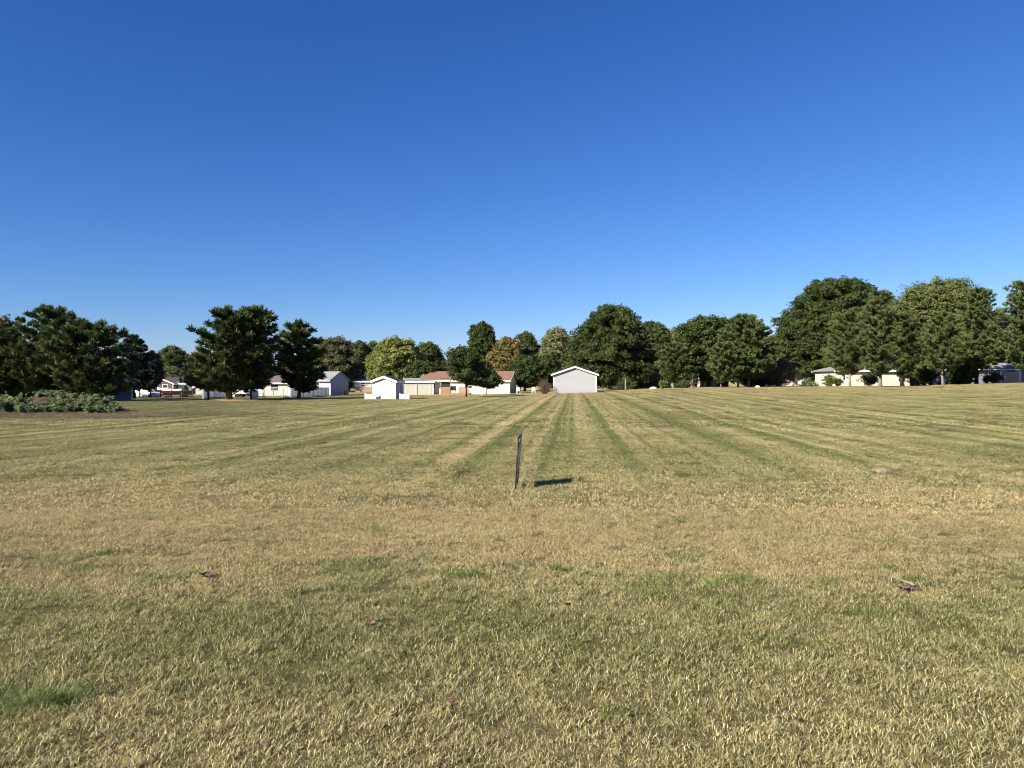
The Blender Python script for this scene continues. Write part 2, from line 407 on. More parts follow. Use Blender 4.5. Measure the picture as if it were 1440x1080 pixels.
def deciduous(name, label, cat, rows, D, tpx, leaf, bark, seed, size=.18, dens=1.0, tr=.22, group=None, clump=.165, trunks=1, fill=.25, limbs=6, base=None, up=.15, irr=.16, spike=.35):
    r = rs(seed); x = X(tpx, D); z0 = H(x, D) if base is None else base
    root = empty(name, (x, D, z0), 0, label, cat, group); pr = Prof(rows, D)
    for k in range(trunks):
        trunk(root, x, D, z0, pr.z0+(pr.z1-pr.z0)*.8, tr, bark, r, pr, limbs)
    zz = np.linspace(pr.z0, pr.z1, 60); cc, RR = pr.at(zz); area = np.trapz(2*math.pi*RR, zz)+math.pi*RR.max()**2
    rc0 = clump*RR.max()**.75; nc = int(area/(rc0*rc0*1.5)*1.35)+6
    w = RR/RR.sum(); zc = r.choice(zz, nc, p=w)+r.normal(0, .1, nc); cx, Rc = pr.at(zc)
    rc = rc0*np.clip(r.lognormal(-.05, .38, nc), .4, 1.8); rc = np.minimum(rc, Rc*.9)
    a = r.uniform(0, 2*math.pi, nc); ph = r.uniform(0, 6.28, 4); Rc = Rc*(1+irr*(np.sin(2*a+ph[0]+zc*.5)*.5+np.sin(3*a+ph[1]-zc*.9)*.5+np.sin(5*a+zc*1.7+ph[2])*.35)-irr*.3); rho = np.where(r.uniform(size=nc) < fill, r.uniform(.1, .7, nc), r.uniform(.72, 1.14, nc))
    rad = np.maximum(Rc*rho-rc*.55, 0); zc = np.minimum(zc, pr.z1-rc*.75+r.uniform(-.075, .02, nc)*(pr.z1-pr.z0))
    C0 = np.stack([cx+rad*np.cos(a), D+rad*np.sin(a), zc], 1)
    tint = r.uniform(0, 1, nc)
    per = np.maximum((dens*5.2*rc**2*1.35/(size*size)).astype(int), 8)
    idx = np.repeat(np.arange(nc), per); n = len(idx)
    dv = unit(r.normal(size=(n, 3))); dv[:, 2] = np.where(dv[:, 2] < -.3, -dv[:, 2], dv[:, 2])
    rr_ = rc[idx]*r.uniform(.5, 1.08, n)*np.where(r.uniform(size=n) < .14, r.uniform(1.1, 1.4, n), 1)
    ax = unit(C0-np.stack([cx, np.full(nc, float(D)), zc-1.5*rc], 1))[idx]
    C = C0[idx]+dv*rr_[:, None]*np.array([1, 1, .9]); C = C+ax*((dv*ax).sum(1)*rr_)[:, None]*spike
    N = unit(dv*1.0+r.normal(size=(n, 3))*.7+np.array([0, 0, up]))
    V = leafcards(C, N, size, r)-np.array([x, D, z0])
    tn = np.clip(tint[idx]+r.normal(0, .2, n), 0, 1)
    meshobj('crown', V, None, leaf, root, {'tint': np.repeat(tn, 4)}, quads=True)
    return root
def conifer(name, label, cat, rows, D, tpx, leaf, bark, seed, tr=.2, tuft=.58, group=None, gap=.78, rise=.5, nb=8, width=.055, needles=32, base=None, start=.25, tstep=.42):
    r = rs(seed); x = X(tpx, D); z0 = H(x, D) if base is None else base
    root = empty(name, (x, D, z0), 0, label, cat, group); pr = Prof(rows, D)
    trunk(root, x, D, z0, pr.z1-.3, tr, bark, r, None)
    wood = MB(); T = []; Dv = []; tint = []
    zb = pr.z0+.1; 
    while zb < pr.z1-.15:
        t = (zb-pr.z0)/(pr.z1-pr.z0); k = max(4, int(nb*(1-.3*t))); a0 = r.uniform(0, 6.28); tc = x+(pr.at(pr.z1)[0]-x)*max(0, (zb-z0)/(pr.z1-z0))**2
        for j in range(k):
            a = a0+6.283*j/k+r.normal(0, .22); zt = zb+r.normal(0, .15)
            c, R = pr.at(zt); L = R*r.choice([.55, .7, .84, .93, 1.02])*r.uniform(.95, 1.05); ca, sa = math.cos(a), math.sin(a)
            e = np.array([c+L*ca, D+L*sa, 0.]); b = np.array([tc, D, zt-rise*L*.55])
            e[2] = min(zt+rise*L*.45, pr.z1); md = (b+e)/2; md[2] -= .1*L*rise
            if R > 1.0: wood.tube([b-[x, D, z0], md-[x, D, z0], e-[x, D, z0]], [.05+.012*R, .035, .012], 4, False)
            ns = max(3, int(L/tstep)); tb = r.uniform(0, 1)
            lat = np.array([-sa, ca, 0])
            for q in range(3):
                T.append(e+np.array([ca, sa, .55])*(.12+.22*q)*tuft*1.3); Dv.append(np.array([ca*.8, sa*.8, .75])); tint.append(np.clip(tb+.2, 0, 1))
            for i in range(ns):
                s = start+(1-start)*(i+r.uniform(.2, 1))/ns
                p = (1-s)**2*b+2*s*(1-s)*md+s*s*e
                for q in range(3 if s < .8 else 2):
                    off = r.uniform(-1, 1)*.34*L*(1-s*.75)*.8
                    pp = p+lat*off+np.array([0, 0, r.normal(.05, .08)])
                    dd = np.array([ca, sa, .0])*.7+lat*np.sign(off)*.4+np.array([0, 0, .2+rise*1.5])+r.normal(0, .18, 3)
                    T.append(pp); Dv.append(dd); tint.append(np.clip(tb+r.normal(0, .25), 0, 1))
        zb += gap*(1-.35*t)*r.uniform(.75, 1.2)
    c, R = pr.at(pr.z1)
    for i in range(6): T.append(np.array([c, D, pr.z1-.12*i])); Dv.append(np.array([r.normal(0, .3), r.normal(0, .3), 1.])); tint.append(.7)
    T = np.array(T); Dv = unit(np.array(Dv)); tint = np.array(tint); n = len(T)
    idx = np.repeat(np.arange(n), needles); m = len(idx)
    dirs = unit(Dv[idx]*.95+unit(r.normal(size=(m, 3)))*.75); ln = tuft*r.uniform(.55, 1.15, m)*.5
    C = T[idx]+dirs*ln[:, None]; side = unit(np.cross(dirs, r.normal(size=(m, 3))))
    V = cards(C, dirs*ln[:, None], side*(width*r.uniform(.7, 1.3, m))[:, None])-np.array([x, D, z0])
    if wood.v: wood.build('branches', BKD, root)
    meshobj('crown', V, None, leaf, root, {'tint': np.repeat(np.clip(tint[idx]+r.normal(0, .12, m), 0, 1), 4)}, quads=True)
    return root
def oval(px, top, hw, bot, lean=0):
    R = []
    for t, k in ((0, .12), (.07, .42), (.18, .68), (.33, .9), (.52, 1), (.7, .97), (.86, .8), (1, .45)):
        row = top+(bot-top)*t; R.append((row, px+lean*(1-t)-hw*k, px+lean*(1-t)+hw*k))
    return R

L_pine = leafmat('pine_needles_dark', (.034, .056, .020), (.078, .108, .034), (.105, .13, .042), .15)
L_pine2 = leafmat('pine_needles_green', (.072, .105, .034), (.125, .16, .052), (.15, .185, .068), .2)
L_spruce = leafmat('spruce_needles_blue', (.028, .046, .034), (.055, .08, .06), (.075, .10, .075), .08)
L_oak = leafmat('leaves_dark_green', (.025, .042, .012), (.056, .080, .022), (.078, .10, .028), .2)
L_maple = leafmat('leaves_mid_green', (.035, .055, .018), (.075, .105, .03), (.11, .13, .04), .22)
L_olive = leafmat('leaves_olive', (.075, .095, .03), (.15, .17, .055), (.19, .20, .07), .25)
L_brown = leafmat('leaves_olive_brown', (.07, .08, .032), (.115, .12, .048), (.14, .13, .058), .2)
L_yel = leafmat('leaves_yellow_green', (.11, .14, .03), (.20, .22, .06), (.28, .28, .10), .25)
L_org = leafmat('leaves_orange', (.11, .12, .03), (.20, .17, .055), (.28, .20, .08), .25)
L_red = leafmat('leaves_dark_red', (.035, .026, .018), (.06, .035, .024), (.07, .045, .03), .2)
L_pale = leafmat('leaves_pale_tips', (.11, .13, .055), (.20, .21, .10), (.26, .25, .13), .25)
L_twig = leafmat('twigs_brown', (.11, .075, .055), (.17, .12, .085), (.2, .145, .1), .1)
L_weed = leafmat('weed_leaves', (.03, .055, .015), (.10, .14, .045), (.22, .27, .12), .2)
BK = barkmat('bark_brown', (.05, .038, .028), (.13, .10, .075)); BKL = barkmat('bark_grey', (.20, .175, .145), (.36, .32, .27))
BKD = barkmat('bark_dark', (.02, .016, .013), (.06, .045, .035))

# --- pines and spruces, left to right
conifer('pine_tree', 'dark pine cut off by the left edge of the photo', 'tree', [(468,-30,10),(490,-50,26),(520,-60,34),(548,-55,30)], 78, -12, L_pine, BKD, 11, group='dark pines on the left')
conifer('pine_tree', 'broad dark pine behind the weedy mulch heap, tallest of the left group', 'tree',
        [(436,70,78),(448,50,94),(462,34,100),(480,22,108),(500,18,112),(520,14,115),(540,22,112),(550,40,90)], 78, 75, L_pine, BKD, 12, tr=.28, group='dark pines on the left', nb=8)
conifer('pine_tree', 'wide low dark pine right of the tallest left pine, its boughs over a grey shed', 'tree',
        [(454,114,120),(464,102,140),(480,84,168),(500,72,176),(520,62,182),(535,66,184),(550,84,188),(557,104,180)], 64, 120, L_pine, BKD, 13, tr=.25, group='dark pines on the left', nb=8)
conifer('spruce_tree', 'blue-grey spruce with pointed top beside the parked cars', 'tree',
        [(476,186,191),(486,179,198),(500,172,208),(515,168,216),(530,166,222),(541,168,222),(547,178,212)], 74, 188, L_spruce, BKD, 14, rise=-.1, tuft=.36, gap=.45, nb=9)
conifer('pine_tree', 'tall full pine, left one of the twin pines on orange mulch', 'tree',
        [(435,319,326),(446,306,336),(460,293,350),(476,276,356),(492,271,362),(510,272,364),(528,270,362),(542,276,352),(548,296,345)], 68, 322, L_pine, BK, 15, tr=.27, group='twin pines on the mulch', nb=8)
conifer('pine_tree', 'tall dark pine, right one of the twin pines with a grey bin at its foot', 'tree',
        [(438,354,359),(448,341,373),(462,330,380),(480,326,386),(500,325,389),(520,328,390),(536,330,386),(545,338,372)], 70, 356, L_pine, BK, 16, tr=.22, group='twin pines on the mulch')
conifer('pine_tree', 'small bright green pine with forked trunk left of the twin pines', 'tree',
        [(500,276,288),(512,268,300),(526,264,308),(540,266,306),(549,276,298)], 69, 294, L_pine2, BK, 17, tr=.1, gap=.5, tuft=.45)
conifer('pine_tree', 'pointed pine standing alone in front of the white vinyl fence', 'tree',
        [(455,415,422),(464,407,428),(478,401,438),(486,394,449),(500,392,452),(515,389,458),(530,392,462),(540,400,455),(547,412,438)], 75, 420, L_pine, BK, 18, tr=.17)
conifer('pine_tree', 'light green pine with a pale bare trunk in front of the great oak', 'tree',
        [(440,1188,1202),(452,1176,1214),(470,1172,1222),(490,1166,1226),(506,1158,1226),(518,1164,1220),(524,1180,1210)], 99, 1195, L_pine2, BKL, 19, tr=.13, group='light green pines by the cream house', nb=11, tuft=.46, tstep=.42, width=.036, needles=30, gap=.75)
conifer('pine_tree', 'light green pine with thick grey trunk at the lawn edge by the cream house', 'tree',
        [(411,1233,1241),(420,1228,1252),(436,1218,1252),(456,1212,1258),(480,1204,1262),(502,1202,1266),(516,1206,1264),(524,1222,1256)], 96, 1238, L_pine2, BKL, 20, tr=.2, group='light green pines by the cream house', nb=11, tuft=.46, tstep=.42, width=.036, needles=30, gap=.75)
conifer('pine_tree', 'dark trunked pine just right of the cream house', 'tree',
        [(446,1262,1274),(462,1252,1290),(482,1250,1300),(502,1246,1304),(520,1250,1300),(528,1262,1290)], 112, 1268, L_pine, BKD, 21, tr=.2, nb=8)
conifer('pine_tree', 'light green pine with a pale straight trunk between dark pines on the right', 'tree',
        [(440,1322,1332),(454,1308,1344),(474,1302,1352),(494,1292,1360),(510,1294,1360),(520,1306,1346)], 98, 1326, L_pine2, BKL, 22, tr=.14, nb=11, tuft=.46, tstep=.42, width=.036, needles=30, gap=.75)
conifer('pine_tree', 'tall dark trunked pine to the left of the house with the arched porch', 'tree',
        [(408,1368,1378),(420,1362,1392),(438,1354,1394),(460,1350,1404),(484,1346,1412),(506,1346,1412),(518,1356,1400)], 105, 1373, L_pine2, BKD, 23, tr=.22, nb=11, tuft=.46, tstep=.42, width=.036, needles=30, gap=.75)
conifer('pine_tree', 'slim bluish pine half hidden behind the tall dark trunked pine', 'tree',
        [(438,1396,1410),(452,1388,1416),(476,1384,1420),(505,1384,1420)], 122, 1402, L_spruce, BKD, 24, tr=.18)
conifer('pine_tree', 'big spreading pine cut off by the right edge of the photo', 'tree',
        [(398,1436,1452),(410,1424,1466),(436,1416,1474),(462,1412,1480),(482,1406,1486),(502,1406,1486),(516,1420,1470)], 101, 1446, L_pine2, BKD, 25, tr=.25, nb=11, tuft=.46, tstep=.42, width=.036, needles=30, gap=.75)
conifer('pine_tree', 'loose pine with grey trunk among the trees right of the dark house', 'tree',
        [(445,1044,1054),(458,1032,1066),(476,1018,1078),(498,1010,1088),(516,1004,1090),(530,1020,1084)], 109, 1053, L_pine2, BKL, 26, tr=.17, nb=9, gap=.5, tstep=.3)
conifer('pine_tree', 'low feathery green pine at the lawn edge with a short pale trunk', 'tree',
        [(484,1012,1024),(500,1000,1038),(516,998,1044),(530,1000,1038),(536,1006,1030)], 104, 1014, L_pine2, BKL, 27, tr=.07, gap=.4, tuft=.45)
conifer('cedar_tree', 'rounded light green cedar in front of the dark house', 'tree',
        [(486,940,952),(496,932,962),(510,926,966),(524,925,966),(534,930,960)], 113, 944, L_pine2, BKL, 28, tr=.12, gap=.4, tuft=.42, rise=.9, nb=9, tstep=.3)
conifer('spruce_tree', 'grey spruce behind the roof of the house with the white gable trim', 'tree',
        [(504,266,270),(520,260,280),(540,256,284)], 118, 268, L_spruce, BKD, 29, rise=-.1, tuft=.36, gap=.45, tr=.1)

# --- broad leaved trees
deciduous('deciduous_tree', 'thinning grey-olive tree at the far left edge behind the pines', 'tree', [(446,-6,8),(456,-18,22),(480,-25,30),(520,-30,32),(540,-20,20)], 100, 0, L_brown, BK, 31, dens=.6)
deciduous('deciduous_tree', 'dark red leaved tree between the spruce and the round green tree', 'tree', oval(214, 494, 15, 545), 124, 214, L_red, BKD, 32)
deciduous('deciduous_tree', 'round dark green tree behind the house with the white gable trim', 'tree', oval(242, 488, 27, 545), 160, 243, L_maple, BK, 33)
deciduous('large_shrub', 'pale olive upright shrub behind the house with the white gable trim', 'shrub', oval(240, 517, 24, 548), 152, 242, L_olive, BK, 34, tr=.1)
deciduous('deciduous_tree', 'wide olive brown tree behind the shaded gabled garage', 'tree', oval(470, 477, 42, 546), 150, 470, L_brown, BK, 35, dens=.8)
deciduous('deciduous_tree', 'dark green tree directly right of the olive brown tree', 'tree', oval(505, 480, 20, 545), 168, 505, L_oak, BK, 36, group='dark trees behind the brick house')
deciduous('deciduous_tree', 'dark green tree close against the left side of the yellow tree', 'tree', oval(526, 481, 18, 545), 172, 526, L_maple, BK, 37, group='dark trees behind the brick house')
deciduous('deciduous_tree', 'yellow-green tree rising over the white shed', 'tree',
          [(476,552,562),(482,536,580),(494,528,590),(508,522,594),(522,520,596),(534,522,592),(543,532,584)], 138, 558, L_yel, BK, 38, size=.19, dens=.9)
deciduous('deciduous_tree', 'green tree just right of the yellow-green tree', 'tree', oval(601, 483, 22, 540, 2), 150, 600, L_maple, BK, 39, spike=1.0)
deciduous('deciduous_tree', 'low green tree over the left end of the red roofed house', 'tree', oval(596, 508, 26, 546), 132, 590, L_oak, BK, 40)
deciduous('lawn_tree', 'spreading tree with a thin dark trunk alone on the lawn before the deck', 'tree',
          [(489,640,652),(496,630,664),(506,624,680),(520,620,690),(532,628,700),(541,650,704),(544,684,700)], 90, 656, L_oak, BKD, 41, size=.15, tr=.1, dens=.6, clump=.14, irr=.4, fill=.35)
deciduous('young_tree', 'small fork trunked tree before the cream end wall of the red roofed house', 'tree', oval(686, 522, 17, 544), 112, 684, L_oak, BKL, 42, size=.18, tr=.09)
deciduous('deciduous_tree', 'tall narrow dark tree standing above the red roofed house', 'tree',
          [(453,676,682),(460,666,692),(474,660,698),(492,655,704),(512,652,706),(535,655,702)], 155, 679, L_oak, BK, 43)
deciduous('deciduous_tree', 'orange and yellow autumn tree above the end of the red roof', 'tree', oval(712, 475, 24, 535), 148, 712, L_org, BK, 44, dens=.8, size=.19)
deciduous('deciduous_tree', 'dark green tree between the orange tree and the pale tipped tree', 'tree', oval(739, 467, 22, 540), 152, 738, L_maple, BK, 45)
deciduous('deciduous_tree', 'low dark tree hanging over the white garden chair', 'tree', oval(742, 500, 26, 543), 134, 730, L_oak, BKL, 46)
deciduous('deciduous_tree', 'tree with pale silvery leaf tips behind the light grey garage', 'tree', oval(784, 462, 25, 545), 150, 783, L_pale, BK, 47, spike=1.1, clump=.15)
deciduous('oak_tree', 'massive dark green oak right behind the light grey garage', 'tree',
          [(431,848,862),(440,834,888),(452,824,896),(466,812,902),(484,804,908),(504,798,912),(524,800,912),(536,812,906),(543,830,894)], 128, 862, L_oak, BKL, 48, size=.21, tr=.4, limbs=9)
deciduous('deciduous_tree', 'olive green tree looking over the dark roof', 'tree', oval(918, 453, 28, 510), 155, 915, L_maple, BK, 49)
deciduous('deciduous_tree', 'small pale tree top between the dark roof and the round oak', 'tree', oval(948, 461, 12, 510), 165, 948, L_pale, BK, 50, dens=.7)
deciduous('oak_tree', 'round topped dark oak left of the loose grey trunked pine', 'tree',
          [(447,985,1010),(453,966,1026),(466,958,1034),(484,952,1040),(505,950,1040),(522,954,1034),(534,966,1020)], 122, 986, L_oak, BKL, 51, size=.2, tr=.3)
deciduous('crooked_tree', 'leaning tree with several crooked bare limbs at the lawn edge', 'tree', oval(1040, 492, 32, 530), 107, 1038, L_maple, BKL, 52, tr=.11, trunks=4, limbs=3)
deciduous('bare_shrub', 'tangled brown leafless shrub in front of the dark roofed house', 'shrub', oval(1096, 502, 20, 543), 112, 1097, L_twig, BKL, 53, size=.12, dens=.28, tr=.06, trunks=3)
deciduous('deciduous_tree', 'distant yellow-green tree in the gap left of the tallest oak', 'tree', oval(1092, 471, 16, 520), 185, 1092, L_yel, BK, 54)
deciduous('oak_tree', 'tallest and broadest oak of all, rising behind the cream house', 'tree',
          [(394,1164,1192),(399,1142,1212),(410,1130,1220),(426,1118,1222),(446,1106,1222),(468,1098,1224),(492,1096,1222),(512,1100,1216),(526,1116,1200)], 130, 1165, L_oak, BKL, 55, size=.21, tr=.5, limbs=10)
deciduous('maple_tree', 'large pale olive maple rising between the pines on the right', 'tree',
          [(397,1316,1330),(403,1298,1346),(414,1276,1358),(434,1258,1368),(458,1256,1370),(484,1260,1368),(510,1272,1356)], 140, 1315, L_olive, BK, 56, size=.21, tr=.4, up=.7, spike=1.2, clump=.14)
deciduous('large_shrub', 'round dark evergreen shrub behind the pale straight trunk on the right', 'shrub', oval(1352, 510, 18, 541), 106, 1352, L_oak, BKD, 57, size=.2, tr=.08)
deciduous('large_shrub', 'green shrub under the light pines beside the covered camper', 'shrub', oval(1302, 508, 14, 536), 108, 1302, L_maple, BKD, 58, size=.2, tr=.08)
for i, (px, top, hw, bot, D, lab) in enumerate([
        (895, 512, 24, 546, 132, 'dark undergrowth tree left of the dark house wall'),
        (1065, 508, 30, 545, 118, 'dark leafy tree behind the loose grey trunked pine'),
        (1135, 500, 28, 530, 150, 'dark tree hidden low behind the tallest oak'),
        (1395, 480, 30, 520, 135, 'dark tree behind the house with the arched porch'),
        (768, 500, 20, 545, 142, 'dark leafy tree just behind the brown twiggy bush'),
        (1284, 500, 26, 540, 122, 'dark evergreen mass behind the covered camper'),
        (20, 500, 40, 560, 92, 'dark tree filling the gap behind the left edge pine'),
        (140, 500, 40, 552, 96, 'dark tree behind the wide low pine'),
        (940, 505, 18, 535, 145, 'dark tree right of the dark roof'),
        (640, 505, 22, 536, 160, 'dark green tree behind the ridge of the red roof'),
        (980, 480, 34, 535, 150, 'dark tree behind the round topped oak')]):
    deciduous('background_tree', lab, 'tree', oval(px, top, hw, bot), D, px, L_oak, BKD, 70+i, size=.28, dens=.9)

# distant wood, one mass on the skyline
def wood():
    r = rs(99); C = []; 
    for k in range(2200):
        a = math.radians(r.uniform(25, 155)); d = r.uniform(300, 380); C.append((d*math.cos(a), d*math.sin(a), r.uniform(0, 1)**.6*(5+3.5*math.sin(a*37)*math.sin(a*13+1)+2)))
    C = np.array(C); idx = np.repeat(np.arange(len(C)), 22); n = len(idx)
    dv = unit(r.normal(size=(n, 3))); P = C[idx]+dv*r.uniform(1.2, 2.6, (n, 1)); P[:, 2] += .5
    V = leafcards(P, unit(dv+r.normal(size=(n, 3))*.4), 1.1, r)
    o = meshobj('distant_wood', V, None, L_oak, None, {'tint': np.repeat(r.uniform(0, 1, len(C))[idx], 4)}, quads=True)
    tag(o, 'far-off wood closing the skyline behind the houses', 'wood', kind='stuff')
wood()

# ------------------------------------------------------------------ shrubs, weeds, heap
def twig_bush(name, label, px, row_top, hw, D, mat, seed, n=240, grp=None):
    r = rs(seed); x = X(px, D); z0 = H(x, D); root = empty(name, (x, D, z0), 0, label, 'shrub', grp)
    hgt_ = Z(row_top, D)-z0; R = hw/F*D; st = MB(); V = []
    for i in range(n):
        a = r.uniform(0, 6.283); q = r.uniform(0, 1)**.6; zt = 1-.45*q**2 if r.uniform() < .6 else r.uniform(.15, .7); e = np.array([R*q*math.cos(a), R*q*math.sin(a), hgt_*zt*r.uniform(.6, 1.0)])
        b = np.array([e[0]*.12, e[1]*.12, 0]); md = np.array([e[0]*.45, e[1]*.45, e[2]*.55])
        st.tube([b, md, e], [.018, .011, .004], 3, False)
        for k in range(12):
            s = r.uniform(.3, 1.05); p = (1-s)**2*b+2*s*(1-s)*md+s*s*e; d = unit(r.normal(size=(1, 3))+np.array([[0, 0, .8]]))[0]*r.uniform(.08, .2)
            sd = unit(np.cross(d, r.normal(size=3))[None])[0]*.022
            V += [p-d*.1, p+d*.5-sd, p+d, p+d*.5+sd]
    st.build('stems', BK, root); m = np.array(V)
    meshobj('twigs', m, None, mat, root, {'tint': np.repeat(r.uniform(0, 1, len(m)//4), 4)}, quads=True)
twig_bush('twiggy_bush', 'round brown leafless bush beside the light grey garage', 766, 530, 12, 106, L_twig, 3)
twig_bush('twiggy_bush', 'low rusty brown dried plants under the great oak', 868, 541, 11, 118, L_twig, 4, 120)

soilm = barkmat('soil', (.03, .022, .015), (.085, .06, .04))
def heap(name, label, cx, cy, rx, ry, h, seed):
    r = rs(seed); n, mm = 34, 9; V = []; Fc = []; ph = r.uniform(0, 6, 4)
    for i in range(mm+1):
        t = i/mm
        for j in range(n):
            a = 6.283*j/n; k = 1+.16*math.sin(3*a+ph[0])+.1*math.sin(5*a+ph[1]); x = rx*(1-t)*k*math.cos(a); y = ry*(1-t)*k*math.sin(a)
            z = h*(math.sin(t*math.pi/2)**1.3)*(1+.15*math.sin(4*x+ph[2])*math.cos(3*y))+r.normal(0, .02)
            V.append((x, y, z+H(cx+x, cy+y)-H(cx, cy)-(.05 if i == 0 else 0)))
    for i in range(mm):
        for j in range(n): k = (j+1) % n; Fc.append((i*n+j, i*n+k, (i+1)*n+k, (i+1)*n+j))
    o = meshobj(name, V, Fc, soilm, smooth=True); o.location = (cx, cy, H(cx, cy)); return tag(o, label, 'heap')
heap('soil_heap', 'brown soil heap overgrown with broad leaved weeds left of the pines', X(62, 42), 43, 2.6, 1.7, .92, 1)
heap('soil_heap', 'low dark tail of piled soil reaching toward the grey shed', X(118, 42), 42.5, 2.4, 1.3, .62, 2)
def weed(px, D, hh, w, seed, lab, grp='broad leaved weeds on the soil heap', z=None):
    r = rs(seed); x = X(px, D); z0 = H(x, D) if z is None else z
    root = empty('weed_plant', (x, D, z0), 0, lab, 'weed', grp); V = []; T = []; st = MB()
    for i in range(14):
        a = r.uniform(0, 6.283); e = np.array([w*.5*math.cos(a)*r.uniform(.1, 1), w*.5*math.sin(a)*r.uniform(.1, 1), hh*r.uniform(.5, 1)])
        st.tube([(0, 0, -.02), e*.5+[0, 0, .1*hh], e], [.012, .009, .005], 3, False)
        for k in range(8):
            s = r.uniform(.15, 1.05); p = e*s+r.normal(0, .07, 3); p[2] = max(p[2], .03)
            N = unit(np.array([[r.normal(0, .5), r.normal(0, .5)-.5, 1]]))
            V.append(leafcards(p[None], N, .10, r)); T += [r.uniform()]*4
    st.build('stems', BK, root); meshobj('leaves', np.concatenate(V), None, L_weed, root, {'tint': T}, quads=True)
r_ = rs(8)
wp = []
for i in range(56):
    px = r_.uniform(-6, 160); top = np.interp(px, [-10, 20, 45, 70, 95, 110, 130, 160], [550, 550, 560, 546, 550, 560, 562, 572])
    D = r_.uniform(39.6, 43.5); wp.append((px, D))
wp = sorted(wp)
_sp = ['pale', 'bushy', 'tall', 'drooping', 'sparse', 'leafy']
for i, (px, D) in enumerate(wp):
    zt = 0
    for (hx, hy, rx, ry, h) in ((X(62, 42), 43, 2.6, 1.7, .92), (X(118, 42), 42.5, 2.4, 1.3, .62)):
        q = math.hypot((X(px, D)-hx)/rx, (D-hy)/ry); zt = max(zt, h*max(0, math.sin(max(0, 1-q)*math.pi/2))**1.3)
    hh = .82*np.interp(px, [-10, 20, 45, 70, 95, 130, 160], [1.15, .95, .5, .55, .6, .6, .4])*r_.uniform(.75, 1.1)
    weed(px, D, hh, r_.uniform(.6, 1.1), 200+i, 'broad leaved green weed growing on or beside the soil heap', z=H(X(px, D), D)+zt*.9)

# garden plants in front of the dark house, shrub by the driveway, etc.
def shrub(name, label, px, top, hw, bot, D, mat, seed, cat='shrub', size=.14, grp=None, dens=1.0):
    deciduous(name, label, cat, oval(px, top, hw, bot), D, px, mat, BKD, seed, size=size, tr=.04, limbs=2, group=grp, dens=dens, irr=.55, spike=.9, clump=.26)
shrub('garden_shrub', 'yellow-green garden plant left of the pale stone', 932, 537, 5, 545, 112, L_yel, 301)
shrub('garden_shrub', 'dark green leafy clump beside the porch posts', 962, 538, 9, 548, 107, L_maple, 302)
shrub('garden_shrub', 'small drooping green shrub below the great oak', 880, 533, 9, 548, 117, L_maple, 303)
shrub('garden_shrub', 'rounded dark shrub by the white fence post at the boat', 261, 544, 5, 560, 100, L_maple, 304)
shrub('garden_shrub', 'leafy climbing shrub against the left end of the cream house', 1166, 528, 7, 543, 109, L_olive, 305, dens=.5)
shrub('garden_shrub', 'dark green clipped shrub at the foot of the cream wall', 1178, 534, 6, 542, 109, L_maple, 306)
shrub('garden_shrub', 'loose shrub with dark stems before the middle of the cream wall', 1222, 530, 14, 541, 108, L_oak, 307, dens=.5)
shrub('garden_shrub', 'pale green plant in front of the tangled brown shrub', 1136, 535, 8, 545, 108, L_weed, 308, dens=.7)
shrub('garden_shrub', 'green shrub left of the tan garage door', 1398, 527, 7, 538, 108, L_maple, 309)
shrub('garden_shrub', 'low dark plant under the porch roof at far right', 1388, 530, 5, 538, 107, L_oak, 310)
shrub('garden_shrub', 'small round dark shrub at the foot of the shaded gable wall', 486, 550, 3, 556, 114, L_oak, 311)

# ------------------------------------------------------------------ buildings
W_white = siding('siding_white', (.52, .52, .52)); W_mid = siding('siding_white_shaded', (.36, .37, .40)); W_grey = siding('siding_light_grey', (.34, .345, .36)); W_cream = siding('siding_cream', (.62, .585, .47))  # W_mid: white siding darkened, shade of a gable put into its colour
W_dk = siding('siding_slate', (.30, .32, .37)); W_dark = siding('siding_brown_shaded', (.035, .03, .03)); W_blue = siding('siding_pale_blue_shaded', (.19, .215, .24))  # W_dark, W_blue: darkened, the shade on those walls put into the colour
W_slate = siding('siding_slate_blue', (.17, .20, .26)); W_red = paint('stucco_brown_red', (.085, .058, .05)); W_tan = paint('garage_door_tan', (.52, .36, .22)); BR = brickmat('brick_brown', (.34, .19, .13), (.28, .15, .11), (.4, .35, .3))
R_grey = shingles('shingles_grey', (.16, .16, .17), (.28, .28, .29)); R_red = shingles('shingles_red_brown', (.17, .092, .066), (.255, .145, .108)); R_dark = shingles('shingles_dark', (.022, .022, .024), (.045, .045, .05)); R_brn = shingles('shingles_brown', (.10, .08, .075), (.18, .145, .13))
TR = paint('trim_white', (.84, .84, .84), .45, .03); GL = glassmat('window_glass'); DR = paint('door_white', (.7, .7, .68)); DG = paint('grey_metal', (.2, .2, .21), .5)
WD = woodmat('deck_wood', (.26, .15, .08), (.42, .26, .15)); BLK = paint('black_metal', (.02, .02, .02), .45, .1); RUB = paint('rubber_black', (.015, .015, .015), .8)

